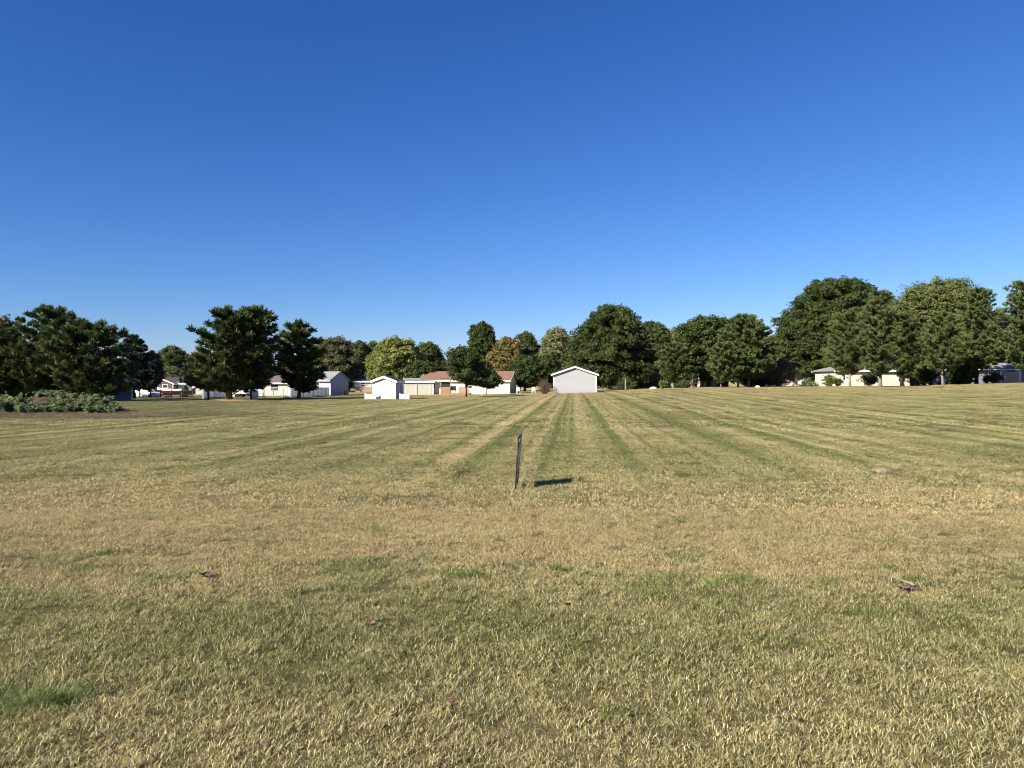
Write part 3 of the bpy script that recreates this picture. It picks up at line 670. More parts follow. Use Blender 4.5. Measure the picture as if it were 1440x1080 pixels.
def opening(root, face, L, W, u, z, w, h, kind='window', mat=None):
    """a window or door set on a wall face"""
    def fr(mb, u0, u1, z0, z1, d0, d1):
        if face == 'front': mb.box(u0, u1, -W/2-d1, -W/2-d0, z0, z1)
        elif face == 'back': mb.box(u0, u1, W/2+d0, W/2+d1, z0, z1)
        elif face == 'left': mb.box(-L/2-d1, -L/2-d0, u0, u1, z0, z1)
        else: mb.box(L/2+d0, L/2+d1, u0, u1, z0, z1)
    a = MB(); t = .07
    fr(a, u-w/2-t, u-w/2, z-t, z+h+t, -.03, .05); fr(a, u+w/2, u+w/2+t, z-t, z+h+t, -.03, .05)
    fr(a, u-w/2, u+w/2, z+h, z+h+t, -.03, .05)
    if kind == 'window': fr(a, u-w/2, u+w/2, z-t, z, -.03, .06); fr(a, u-w/2, u+w/2, z+h/2-.02, z+h/2+.02, -.02, .035)
    b = MB(); fr(b, u-w/2+.002, u+w/2-.002, z+.002, z+h-.002, -.02, .012 if kind == 'window' else .03)
    if kind == 'window':
        o = b.build('window', GL, root); a.build('frame', TR, o)
    else:
        o = b.build(kind, mat or DR, root); a.build('frame', TR, o)
        if kind == 'door':
            c = MB(); fr(c, u+w/2-.15, u+w/2-.1, z+.95, z+1.05, .03, .08); c.build('handle', BLK, o)
        else:
            c = MB()
            for k in range(1, 4): fr(c, u-w/2+.02, u+w/2-.02, z+h*k/4-.01, z+h*k/4+.01, .03, .038)
            c.build('panel_line', DG, o)
def house(name, label, cat, loc, rz, L, W, he, hr, wall, roof, oe=.4, og=.3, ops=(), chimney=None, base=None, rakes=True, hip=0, trim=None):
    root = empty(name, loc, rz, label, cat); trim = trim or TR
    m = MB(); m.prism([(-W/2, -.3), (W/2, -.3), (W/2, he), (0, hr if not hip else he+.02), (-W/2, he)], 'x', -L/2, L/2); m.build('wall', wall, root)
    if base:
        b = MB(); b.box(-L/2-.02, L/2+.02, -W/2-.02, W/2+.02, -.29, base[0]); b.build('plinth', base[1], root)
    s = (hr-he)/(W/2); th = .13; rf = MB()
    e = W/2+oe; ze = he-s*oe+.02; zr = hr+.02
    if hip:
        a, b = L/2+oe, L/2-hip
        vs = [(-a, -e, ze), (a, -e, ze), (a, e, ze), (-a, e, ze), (-b, 0, zr+th), (b, 0, zr+th), (-a, -e, ze+th), (a, -e, ze+th), (a, e, ze+th), (-a, e, ze+th)]
        rf.add(vs, [(3, 2, 1, 0), (0, 1, 7, 6), (1, 2, 8, 7), (2, 3, 9, 8), (3, 0, 6, 9), (6, 7, 5, 4), (8, 9, 4, 5), (7, 8, 5), (9, 6, 4)])
    else:
        rf.prism([(-e, ze), (0, zr), (e, ze), (e, ze+th), (0, zr+th), (-e, ze+th)], 'x', -L/2-og, L/2+og)
    ro = rf.build('roof', roof, root)
    f = MB(); g = L/2+og+.003
    for sg in (-1, 1):
        x0, x1 = (-g-.03, -g) if sg < 0 else (g, g+.03)
        if not hip:
            f.prism([(-e, ze-.1), (0, zr-.1), (e, ze-.1), (e, ze+th-.005), (0, zr+th-.005), (-e, ze+th-.005)], 'x', x0, x1)
        yy = (-e-.033, -e-.003) if sg < 0 else (e+.003, e+.033); gx = g if not hip else L/2+oe
        f.box(-gx, gx, yy[0], yy[1], ze-.1, ze+th-.012)
    f.build('fascia', trim, ro)
    if not hip:
        for sx in (-1, 1):
            for sy in (-1, 1): MB().box(*sorted((sx*(L/2+.02), sx*(L/2-.08))), *sorted((sy*(W/2+.02), sy*(W/2-.08))), -.28, he-.12).build('corner_board', trim, root)
    for o in ops: opening(root, o[0], L, W, *o[1:])
    if chimney:
        k = MB(); k.box(chimney-.3, chimney+.3, -.3, .3, hr-.5, hr+.7).box(chimney-.36, chimney+.36, -.36, .36, hr+.7, hr+.78); k.build('chimney', BR, ro)
    return root
def at(px, D, dz=0): x = X(px, D); return (x, D, H(x, D)+dz)
R90 = math.pi/2
# light grey gabled garage, gable to the camera
house('garage', 'light grey sided garage with white trim, gable end facing the lawn', 'garage', at(808.5, 110), R90-.083, 8, 6.0, 2.6, 3.62, W_grey, R_grey, oe=.32, og=.28,
      ops=[('front', 1.5, 0.0, .9, 2.0, 'door')])
# white garden shed
house('garden_shed', 'small white garden shed with gable front and white rake boards behind a low white fence', 'shed', at(545.5, 73.6), R90-.12, 2.7, 2.25, 1.72, 2.13, W_white, R_dark, oe=.16, og=.14,
      ops=[('front', .2, .55, .45, .7, 'window')], trim=TR)
# white gabled garage at left, gable shade put into the wall colour
cx, cy = X(465, 113), 113; ux, uy = .43, .9
gx, gy = cx+ux*2.1-uy*4.2, cy+uy*2.1+ux*4.2
house('garage', 'white walled garage with shaded gable end at the far end of the white vinyl fence', 'garage', (gx, gy, H(cx, cy)), -math.asin(.43), 8.4, 4.2, 2.35, 3.5, W_mid, R_grey, oe=.35, og=.12, trim=W_dk,
      ops=[('front', 1.6, 1.0, 1.0, .9, 'window'), ('right', .9, 0.2, .5, .6, 'vent', DG)])
# brick-based house behind the shed
house('ranch_house', 'white and brick ranch house with grey roof behind the white shed', 'house', at(530, 150), 0, 7.5, 6, 2.1, 3.1, W_white, R_grey, oe=.4, base=(1.0, BR),
      ops=[('front', -2.2, 1.1, .8, .8, 'window'), ('front', .4, 1.1, .8, .8, 'window')])
# white house behind twin pines
house('ranch_house', 'long cream white house seen between the pine trunks', 'house', at(372, 128), .05, 10.5, 7, 2.2, 3.3, W_cream, R_brn, oe=.4,
      ops=[('front', -2.8, .9, 1.2, 1.0, 'window'), ('front', 2.6, .9, 1.2, 1.0, 'window'), ('front', 0, 0, .9, 2.0, 'door')])
house('ranch_house', 'brown house with bright white gable trim behind the boat', 'house', at(239, 143), R90-.1, 7, 5.3, 2.1, 3.15, W_red, R_brn, oe=.45, og=.5,
      ops=[('left', -1.1, .7, 1.0, 1.1, 'window'), ('left', 1.2, 0.05, 1.0, 2.0, 'door')])
house('house_wing', 'long brown roofed wing with white wall right of the white trimmed gable', 'house', at(285, 143.5), 0, 6.6, 6, 2.1, 3.0, W_white, R_brn, oe=.4)
house('small_shed', 'pale grey-blue shed with two windows half hidden under the wide low pine', 'shed', at(166, 68), -.9, 2.2, 1.9, 1.5, 1.95, W_slate, R_grey, oe=.15, og=.12,
      ops=[('right', -.45, .85, .35, .35, 'window'), ('right', .4, .85, .3, .35, 'window')])
# red roofed house
house('ranch_house', 'cream ranch house with a red-brown shingle roof behind the wooden deck', 'house', (X(660, 129), 129.5, H(X(660, 125), 125)), -.14, 15.0, 8, 2.35, 3.75, W_cream, R_red, oe=.45, og=.3,
      ops=[('front', -5.6, 1.0, 1.1, .9, 'window'), ('front', -3.2, .02, 1.7, 2.0, 'window'), ('front', .6, 1.0, 1.2, .9, 'window'), ('right', 0, 1.0, 1.0, 1.0, 'window')])
house('side_porch', 'grey roofed low porch at the left end of the red roofed house', 'porch', (X(592, 128), 128, H(X(592, 125), 125)), -.05, 5.0, 5, 2.1, 2.6, W_dk, R_grey, oe=.3)
# dark house
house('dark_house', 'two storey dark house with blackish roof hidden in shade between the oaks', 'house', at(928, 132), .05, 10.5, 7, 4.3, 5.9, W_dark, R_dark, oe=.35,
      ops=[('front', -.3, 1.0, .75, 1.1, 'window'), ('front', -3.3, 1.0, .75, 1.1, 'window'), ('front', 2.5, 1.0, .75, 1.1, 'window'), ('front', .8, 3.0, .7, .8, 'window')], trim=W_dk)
house('porch_house', 'white posted house glimpsed behind the trunk of the round topped oak', 'house', at(985, 131), 0, 8, 6, 2.3, 3.3, W_red, R_grey, oe=.9,
      ops=[('front', -1.5, .7, 1.1, 1.0, 'window'), ('front', 1.5, 0, .9, 2, 'door')])
house('dark_roof_house', 'low house with a dark roof behind the tangled brown shrub', 'house', at(1122, 140), 0, 9.5, 7, 2.15, 3.0, W_white, R_dark, oe=.8,
      ops=[('front', -2.4, .8, 1.2, 1.0, 'window'), ('front', 2.4, .8, 1.2, 1.0, 'window')])
house('cream_house', 'sunlit cream sided house with a low grey roof behind the light green pines', 'house', (X(1211, 115.5), 115.5, H(X(1211, 112), 112)), .03, 11.2, 7, 2.35, 3.3, W_cream, R_grey, oe=.45, hip=3.0,
      ops=[('front', -4.3, .9, .35, 1.0, 'window'), ('front', -.2, .9, 1.1, .9, 'window'), ('front', 4.4, .7, 1.1, 1.1, 'window')])
house('porch_house', 'pale blue house with arched white porch and tan garage door at the right edge', 'house', (X(1401, 119), 119, H(X(1420, 115), 115)), 0, 11, 7, 2.25, 3.1, W_blue, R_grey, oe=.6,
      ops=[('front', .2, .1, 2.2, 1.5, 'garage_door', W_tan), ('front', -3.0, .8, .9, 1.0, 'window'), ('front', 3.8, .8, 1.1, 1.0, 'window')])
# porch posts as things
def post(label, px, D, h, w=.16, mat=TR, name='porch_post', z=0):
    x, y, zz = at(px, D); m = MB(); m.box(-w/2, w/2, -w/2, w/2, -.1, h).box(-w*.7, w*.7, -w*.7, w*.7, h, h+.06)
    o = m.build(name, mat, None, bevel=.01); o.location = (x, y, zz+z); return tag(o, label, 'post')
post('thin white porch post left of the red-brown steps', 972, 124, 1.9)
post('wide white porch post beside the grey oak trunk', 982.5, 121, 2.3, .3)
post('white porch post right of the grey oak trunk', 992, 124, 1.9, .2)
post('tall pale wooden post standing in the drooping shrub', 879.5, 112, 1.75, .16, BKL, 'wooden_post')
post('short pale wooden post at the garden bed edge', 946, 110, .75, .18, BKL, 'wooden_post')
# arched porch
def arch():
    D = 112; root = empty('porch_arch', at(1421, D), 0, 'white arched porch front before the tan garage door', 'porch'); m = MB()
    for s in (-1.4, 1.4): m = MB(); m.box(s-.09, s+.09, -.09, .09, 0, 1.75); m.build('post', TR, root)
    a = MB(); pts = [(-1.45+2.9*i/12, 0, 1.75+.32*math.sin(math.pi*i/12)) for i in range(13)]; a.tube(pts, [.08]*13, 6); a.build('arch', TR, root)
    b = MB(); b.box(-2.2, 2.2, -.3, 1.2, 2.14, 2.26); b.build('roof', R_grey, root)
arch()

# ------------------------------------------------------------------ fences
def fence(name, label, p0, p1, h, mat, npost, picket=False, cat='fence', pw=.12, gap=0.05, wire=False, capz=.05):
    x0, y0 = p0; x1, y1 = p1; L = math.hypot(x1-x0, y1-y0); rz = math.atan2(y1-y0, x1-x0)
    root = empty(name, (x0, y0, H(x0, y0)), rz, label, cat); zz = lambda u: H(x0+(x1-x0)*u/L, y0+(y1-y0)*u/L)-H(x0, y0)
    for i in range(npost):
        u = L*i/(npost-1); m = MB(); z = zz(u); m.box(u-pw/2, u+pw/2, -pw/2, pw/2, z-.1, z+h+capz).box(u-pw*.65, u+pw*.65, -pw*.65, pw*.65, z+h+capz, z+h+capz+.03)
        m.build('post', mat, root)
    for i in range(npost-1):
        a, b = L*i/(npost-1)+pw/2, L*(i+1)/(npost-1)-pw/2; m = MB(); za, zb = zz(a), zz(b)
        def slab(u0, u1, z0, z1, d):
            t0, t1 = (u0-a)/(b-a), (u1-a)/(b-a); c0, c1 = za+(zb-za)*t0, za+(zb-za)*t1
            m.add([(u0,-d,z0+c0),(u1,-d,z0+c1),(u1,d,z0+c1),(u0,d,z0+c0),(u0,-d,z1+c0),(u1,-d,z1+c1),(u1,d,z1+c1),(u0,d,z1+c0)],
                  [(3,2,1,0),(4,5,6,7),(0,1,5,4),(1,2,6,5),(2,3,7,6),(3,0,4,7)])
        if wire:
            for k in (.08, .5, 1.0): slab(a, b, h*k-.03, h*k, .012)
            n = int((b-a)/.12)
            for q in range(n): slab(a+(b-a)*(q+.5)/n-.006, a+(b-a)*(q+.5)/n+.006, h*.08, h*.97, .005)
        elif picket:
            slab(a, b, h*.12, h*.12+.06, .02); slab(a, b, h-.1, h-.03, .02); n = max(2, int((b-a)/(.085+gap)))
            for q in range(n): c = a+(b-a)*(q+.5)/n; slab(c-.0425, c+.0425, .04, h, .012)
        else:
            slab(a, b, .04, .16, .03); slab(a, b, h-.13, h, .03); n = max(2, int((b-a)/.16))
            for q in range(n): c = a+(b-a)*(q+.5)/n; slab(c-.074, c+.074, .162, h-.132, .012)
        m.build('wire_panel' if wire else 'panel', mat, root)
VN = paint('vinyl_white_shaded', (.46, .47, .51), .4, .05); VC = siding('vinyl_cream', (.62, .585, .47), .16); GM = paint('galvanised', (.30, .31, .32), .5); DKM = paint('dark_rail', (.035, .03, .028), .7)  # VN: white vinyl greyed, the fence's shaded side put into its colour
fence('vinyl_fence', 'white vinyl picket fence running back to the shaded gable', (X(400.5, 74), 74+2), (X(463, 113), 112.6), 1.2, VN, 9, picket=True, gap=.02)
fence('vinyl_fence', 'white vinyl panel fence behind the small forked pine', (X(273.5, 72), 74), (X(318, 105), 105), 1.2, VN, 6)
fence('chain_fence', 'grey wire mesh fence between the twin pines and the lone pine', (X(358, 86), 86), (X(398, 84), 84), 1.0, GM, 4, wire=True, pw=.07)
fence('rail_fence', 'low dark rail fence in front of the parked cars and boat', (X(182, 84), 84), (X(286, 82), 82), .8, DKM, 8, wire=True, pw=.09)
fence('low_fence', 'low white picket fence on the left side of the white shed', (X(513.5, 72), 72), (X(528, 72), 72), .52, TR, 2, picket=True, gap=.03, pw=.09)
fence('low_fence', 'low white picket fence on the right side of the white shed', (X(562.5, 72), 72), (X(575, 72), 72), .52, TR, 2, picket=True, gap=.03, pw=.09)
fence('privacy_fence', 'solid cream privacy fence between the white shed and the wooden deck', (X(566, 116), 116), (X(605, 117), 117), 1.68, VC, 3, pw=.15)

# ------------------------------------------------------------------ deck
def deck():
    D = 119; root = empty('wooden_deck', at(641, D), -.03, 'brown wooden deck with railings before the red roofed house', 'deck')
    f = MB()
    for i in range(14): f.box(-2.3, 2.3, -1.4+i*.2, -1.4+i*.2+.185, .22, .27)
    f.build('floor', WD, root); s = MB(); s.box(-2.3, 2.3, -1.43, -1.405, -.1, .24).box(-2.3, -2.27, -1.4, 1.4, -.1, .215).box(2.27, 2.3, -1.4, 1.4, -.1, .215); s.build('skirt', WD, root)
    for a, b in ((-2.25, -.75), (.75, 2.25)):
        m = MB(); m.box(a, b, -1.4, -1.35, 1.18, 1.25).box(a, b, -1.4, -1.35, .32, .38); n = 13
        for i in range(n): c = a+(b-a)*(i+.5)/n; m.box(c-.05, c+.05, -1.425, -1.402, .28, 1.2)
        m.build('railing', WD, root)
    for x in (-2.2, -.7, .7, 2.2): m = MB(); m.box(x-.06, x+.06, -1.34, -1.22, -.1, 2.35 if abs(x) > 1 or x < 0 else 1.3); m.build('post', WD, root)
    p = MB()
    p.box(-2.5, -.5, -1.5, -1.38, 2.36, 2.5)
    for i in range(6): p.box(-2.4+.34*i, -2.34+.34*i, -1.6, 1.3, 2.505, 2.6)
    p.box(-2.5, -.5, 1.0, 1.1, 2.36, 2.5); p.build('pergola', WD, root)
    st = MB(); st.box(-.6, .6, -1.75, -1.44, -.1, .13); st.build('step', WD, root)
deck()
def grill():
    root = empty('barbecue_grill', at(637, 118.2, .27), 0, 'black barbecue grill with rounded lid on the wooden deck', 'grill')
    b = MB(); b.box(-.5, .5, -.28, .28, .45, .8); b.build('firebox', BLK, root, bevel=.04)
    l = MB(); l.prism([(-.28, .81), (.28, .81), (.26, 1.0), (.12, 1.12), (-.12, 1.12), (-.26, 1.0)], 'x', -.5, .5); l.build('lid', BLK, root)
    for x in (-.44, .44):
        for y in (-.2, .2): m = MB(); m.box(x-.025, x+.025, y-.025, y+.025, 0, .45); m.build('leg', BLK, root)
    s = MB(); s.box(.505, .9, -.25, .25, .76, .8); s.build('side_shelf', DG, root)
grill()
def garden_chair(px, D, lab):
    root = empty('garden_chair', at(px, D), .2, lab, 'chair')
    m = MB(); m.box(-.26, .26, -.25, .25, .4, .44); m.build('seat', TR, root, bevel=.01)
    m = MB()
    for i in range(5): m.box(-.25+.105*i, -.17+.105*i, .25, .28, .45, .98)
    m.box(-.26, .26, .285, .31, .9, 1.0); m.build('backrest', TR, root)
    for x in (-.23, .23):
        for y in (-.22, .22): m = MB(); m.box(x-.025, x+.025, y-.025, y+.025, 0, .4); m.build('leg', TR, root)
    for x in (-.3, .3): m = MB(); m.box(x-.035, x+.035, -.25, .28, .62, .65); m.build('armrest', TR, root)
garden_chair(750.5, 121, 'white slatted garden chair in shade left of the brown bush')
garden_chair(729, 124, 'white slatted garden chair close by the end wall of the red roofed house')

# ------------------------------------------------------------------ vehicles
def wheel(root, x, y, R=.32, w=.2):
    m = MB(); m.lathe(0, 0, [(R*.6, -w/2), (R*.95, -w/2), (R, -w/3), (R, w/3), (R*.95, w/2), (R*.6, w/2)], 18)
    o = m.build('wheel', RUB, root, smooth=False); o.rotation_euler = (R90, 0, 0); o.location = (x, y, R)
    h = MB(); h.lathe(0, 0, [(R*.58, -w/2+.01), (R*.58, w/2-.01)], 10).lathe(0, 0, [(R*.15, w/2-.005), (R*.12, w/2+.015)], 8); h.build('rim', SIL, o)
SIL = paint('alloy', (.5, .5, .52), .3, .05, .8); REDL = paint('lamp_red', (.5, .02, .02), .3); LAMP = paint('lamp_clear', (.8, .8, .8), .2)
def car(label, px, D, rz, col, L=4.5, suv=False, sc=1.0):
    pm = paint('car_paint', col, .25, .03); root = empty('parked_car', at(px, D), rz, label, 'car', 'vehicles parked beyond the rail fence'); root.scale = (sc,)*3
    h = L/2; W = .88; zb = .95 if not suv else 1.05
    low = [(-h, .35), (-h+.15, .25), (h-.15, .25), (h, .4), (h-.03, .68), (h-.25, .78), (h-1.15, zb-.05), (-h+.3, zb), (-h+.03, .85)]
    m = MB(); m.prism([(p[0], p[1]) for p in low], 'y', -W, W); m.build('body', pm, root, bevel=.07)
    zt = 1.42 if not suv else 1.72; a0, a1 = (-h+.55, h-1.2); b0, b1 = (-h+1.1, h-1.9)
    if suv: b0 = -h+.35; a0 = -h+.12
    c = MB(); c.add([(a0,-.82,zb-.03),(a1,-.82,zb-.03),(a1,.82,zb-.03),(a0,.82,zb-.03),(b0,-.66,zt-.04),(b1,-.66,zt-.04),(b1,.66,zt-.04),(b0,.66,zt-.04)],
                    [(3,2,1,0),(4,5,6,7),(0,1,5,4),(1,2,6,5),(2,3,7,6),(3,0,4,7)]); c.build('window', GL, root)
    t = MB(); t.box(b0-.03, b1+.03, -.68, .68, zt-.038, zt+.02)
    xm = (b0+b1)/2
    for sy in (-1, 1): t.tube([(xm, sy*.835, zb-.02), (xm, sy*.68, zt-.03)], [.035, .035], 5).tube([(a1, sy*.83, zb-.02), (b1, sy*.68, zt-.02)], [.04, .035], 5).tube([(a0, sy*.83, zb-.02), (b0, sy*.68, zt-.02)], [.05, .045], 5)
    t.build('roof', pm, root)
    for x in (-h+.85, h-.85):
        for y in (-.8, .8): wheel(root, x, y)
    for y in (-.62, .62):
        q = MB(); q.box(h-.12, h+.01, y-.16, y+.16, .58, .72); q.build('headlight', LAMP, root); q = MB(); q.box(-h-.01, -h+.1, y-.13, y+.13, .65, .84); q.build('taillight', REDL, root)
car('white car parked behind the low dark rail fence left of the boat', 203, 104, -.15, (.75, .77, .80))
car('black car in the shade just right of the white parked car', 221, 117, .3, (.02, .02, .025))
car('cream coloured sport utility car behind the white and black cars', 217, 130, .1, (.70, .66, .52), suv=True)
car('red car with only its rear showing beside the blue-grey spruce', 184, 110, 1.3, (.45, .03, .02))
car('dark car parked in shade right of the tangled brown shrub', 1078, 122, .1, (.02, .022, .025), suv=True)
car('white car under the dark roof behind the tallest oak', 1142, 131, -.2, (.75, .75, .75))
car('grey car in shade left of the tall dark trunked pine', 1338, 119, .1, (.35, .38, .42))
car('dark car at the shaded right end of the cream house', 1274, 113.5, .05, (.03, .03, .035))
def boat():
    root = empty('motor_boat', at(247, 112, .42), math.pi+.25, 'white and red motor boat on its trailer before the white trimmed gable', 'boat'); 
    red = paint('hull_red', (.26, .025, .03), .25); wh = paint('hull_white', (.78, .78, .78), .25)
    st = [(-2.3, .85, .15, 0), (-1, .92, .1, 0), (.4, .9, .1, 0), (1.5, .62, .2, .08), (2.2, .25, .42, .16), (2.5, .03, .7, .22)]
    def loft(name, f, mat):
        m = MB(); n = 0; rings = [f(*s) for s in st]; k = len(rings[0]); vs = [v for r in rings for v in r]; fs = []
        for i in range(len(st)-1):
            for j in range(k): q = (j+1) % k; fs.append((i*k+j, i*k+q, (i+1)*k+q, (i+1)*k+j))
        fs += [tuple(range(k))[::-1], tuple(range((len(st)-1)*k, len(st)*k))]; m.add(vs, fs); return m.build(name, mat, root)
    loft('hull', lambda x, w, z, s: [(x, -w*.75, z+.2), (x, 0, z-.12), (x, w*.75, z+.2), (x, w, .62+s), (x, -w, .62+s)], red)
    loft('deck', lambda x, w, z, s: [(x, -w*1.01, .622+s), (x, w*1.01, .622+s), (x, w*.97, .88+s), (x, w*.4, .95+s), (x, -w*.4, .95+s), (x, -w*.97, .88+s)], wh)
    g = MB(); g.add([(.35, -.7, .93), (.35, .7, .93), (-.05, .62, 1.32), (-.05, -.62, 1.32), (.29, -.7, .93), (.29, .7, .93), (-.11, .62, 1.32), (-.11, -.62, 1.32)], [(0,1,2,3),(7,6,5,4),(0,3,7,4),(1,5,6,2),(3,2,6,7),(0,4,5,1)]); g.build('windshield', GL, root)
    e = MB(); e.box(-2.75, -2.35, -.22, .22, .1, 1.05); e.build('engine', BLK, root, bevel=.06)
    tr = empty('boat_trailer', at(247, 112), math.pi+.25, 'low boat trailer carrying the white and red motor boat', 'trailer')
    t = MB(); t.box(-2.2, 2.0, -.72, -.62, .36, .44).box(-2.2, 2.0, .62, .72, .36, .44).box(-2.2, -2.1, -.62, .62, .36, .43).box(.9, 1.0, -.62, .62, .36, .43).tube([(2.0, -.67, .4), (3.2, 0, .42)], [.04]*2, 5).tube([(2.0, .67, .4), (3.2, 0, .42)], [.04]*2, 5)
    t.build('frame', DG, tr); wheel(tr, -1.0, -.9, .26, .16); wheel(tr, -1.0, .9, .26, .16)
boat()
def box_truck(px, D, lab):
    root = empty('box_truck', at(px, D), .05, lab, 'truck'); wh = paint('truck_white', (.8, .8, .8), .35, .03)
    m = MB(); m.box(-1.5, 1.2, -.95, .95, .5, 2.0); m.build('cargo_box', wh, root, bevel=.03)
    c = MB(); c.prism([(1.22, .4), (2.4, .4), (2.45, .9), (2.1, 1.1), (1.8, 1.65), (1.22, 1.7)], 'y', -.88, .88); c.build('cab', wh, root, bevel=.04)
    g = MB(); g.box(1.35, 1.8, -.895, -.875, 1.1, 1.5).box(1.35, 1.8, .875, .895, 1.1, 1.5); g.build('window', GL, root)
    for x in (-.9, 1.75):
        for y in (-.8, .8): wheel(root, x, y, .3)
box_truck(496, 158, 'small white box truck parked between the shaded gable and the brick house')
def camper(px, D, lab, rz, L=3.4, hh=1.6, mat=None, name='camper_trailer'):
    root = empty(name, at(px, D), rz, lab, 'trailer'); wh = mat or paint('camper_white', (.8, .8, .8), .4, .03)
    h = L/2; m = MB(); m.prism([(-h, .45), (h-.1, .45), (h, .8), (h-.25, .45+hh*.85), (h-.6, .45+hh), (-h+.3, .45+hh), (-h, .3+hh)], 'y', -.95, .95); m.build('body', wh, root, bevel=.05)
    g = MB(); g.box(-h*.5, h*.1, -.965, -.948, .45+hh*.5, .45+hh*.78); g.build('window', GL, root)
    s = MB(); s.box(-h+.1, h-.1, -.962, -.949, .62, .68); s.build('stripe', DG, root)
    for y in (-.9, .9): wheel(root, -.2, y, .3)
    t = MB(); t.tube([(h-.1, -.4, .42), (h+.9, 0, .42)], [.04]*2, 5).tube([(h-.1, .4, .42), (h+.9, 0, .42)], [.04]*2, 5); t.build('tow_bar', BLK, root)
camper(1305, 121, 'white covered camper trailer seen under the dark evergreens', 0.1, 3.6, 1.2)
def cargo_trailer():
    root = empty('cargo_trailer', at(342, 84), 0, 'small white sided utility trailer between the twin pine trunks', 'trailer')
    m = MB(); m.box(-.62, .62, -.8, .8, .38, 1.12).box(-.62, .62, -.8, .8, 1.122, 1.14); m.build('body', TR, root)
    b = MB(); b.box(-.63, -.57, -.815, -.802, .38, 1.12).box(.57, .63, -.815, -.802, .38, 1.12).box(-.03, .03, -.815, -.802, .38, 1.12).box(-.56, .56, -.815, -.802, .72, .76); b.build('rib', DG, root)
    root.scale = (1.17, 1.17, 1.17)
    wheel(root, -.3, -.72, .24, .14); wheel(root, -.3, .72, .24, .14)
    t = MB(); t.box(-.6, 1.5, -.05, .05, .3, .37); t.build('tow_bar', BLK, root)
cargo_trailer()
def bin_():
    root = empty('rubbish_bin', at(358.8, 68.5), .2, 'grey and black wheeled bin at the foot of the right twin pine', 'bin')
    m = MB(); m.prism([(-.2, 0.03), (.2, .03), (.26, .8), (-.26, .8)], 'y', -.24, .24); m.build('body', GM, root, bevel=.02)
    l = MB(); l.box(-.28, .28, -.27, .27, .805, .87); l.build('lid', BLK, root, bevel=.02)
    for y in (-.2, .2): w = MB(); w.lathe(0, 0, [(.08, -.03), (.08, .03)], 10); o = w.build('wheel', RUB, root); o.rotation_euler = (R90, 0, 0); o.location = (-.22, y, .08)
bin_()

# ------------------------------------------------------------------ stones and mulch
stone = barkmat('stone_pale', (.42, .38, .33), (.62, .58, .52)); whitest = paint('painted_stone', (.78, .77, .74))
def rock(name, label, px, D, w, d, h, mat, seed):
    r = rs(seed); m = MB(); prof = []; seg = 12; V = []; Fc = []
    for i, (k, z) in enumerate(((1, -.1), (1.02, .15), (.9, .55), (.62, .88), (.2, 1.0))):
        for j in range(seg): a = 6.283*j/seg; q = 1+.12*math.sin(2*a+seed)+r.normal(0, .04); V.append((w/2*k*q*math.cos(a), d/2*k*q*math.sin(a), h*z+r.normal(0, .01)))
    for i in range(4):
        for j in range(seg): k = (j+1) % seg; Fc.append((i*seg+j, i*seg+k, (i+1)*seg+k, (i+1)*seg+j))
    Fc.append(tuple(range(4*seg, 5*seg))); m.add(V, Fc); o = m.build(name, mat, None, smooth=True); o.location = at(px, D); return tag(o, label, 'stone')
rock('boulder', 'pale pinkish boulder at the garden bed left of the yellow-green plant', 919, 110, 1.1, .7, .42, stone, 1)
rock('white_stone', 'largest of the white stones, near the pale pine trunk', 1065.5, 104, .62, .4, .26, whitest, 2)
rock('white_stone', 'middle white stone right of the largest one', 1078, 112, .42, .3, .42, whitest, 3)
rock('white_stone', 'smallest white stone farthest right of the three', 1086.5, 112, .26, .2, .3, whitest, 4)
rock('white_stone', 'small white stone under the forked young tree by the red roofed house', 677.5, 112, .22, .2, .3, whitest, 5)
mulch = barkmat('mulch_orange', (.26, .13, .06), (.46, .27, .14))
def mulch_bed(label, px, D, rx, ry):
    x0, y0 = X(px, D), D; V = [(0, 0, .09)]; n = 40; Fc = []; r = rs(int(px))
    for i in range(1, 5):
        for j in range(n): a = 6.283*j/n; k = i/4*(1+.08*math.sin(3*a)+.05*math.sin(7*a)); x, y = rx*k*math.cos(a), ry*k*math.sin(a); V.append((x, y, H(x0+x, y0+y)-H(x0, y0)+(.08, .07, .05, -.03)[i-1]+r.uniform(0, .02)))
    for j in range(n): Fc.append((0, 1+j, 1+(j+1) % n))
    for i in range(3):
        for j in range(n): k = (j+1) % n; Fc.append((1+i*n+j, 1+(i+1)*n+j, 1+(i+1)*n+k, 1+i*n+k))
    o = meshobj('mulch_bed', V, Fc, mulch); o.location = (x0, y0, H(x0, y0)); tag(o, label, 'mulch bed')
mulch_bed('orange bark mulch under the twin pines', 334, 68.5, 3.2, 2.4)
mulch_bed('reddish needle litter under the grey trunked pine by the cream house', 1222, 99, 4.2, 2.2)
mulch_bed('reddish needle litter round the pale straight trunk on the right', 1330, 98.5, 2.2, 1.5)
mulch_bed('brown needle litter round the lone pine at the vinyl fence', 412, 75, 2.0, 1.6)

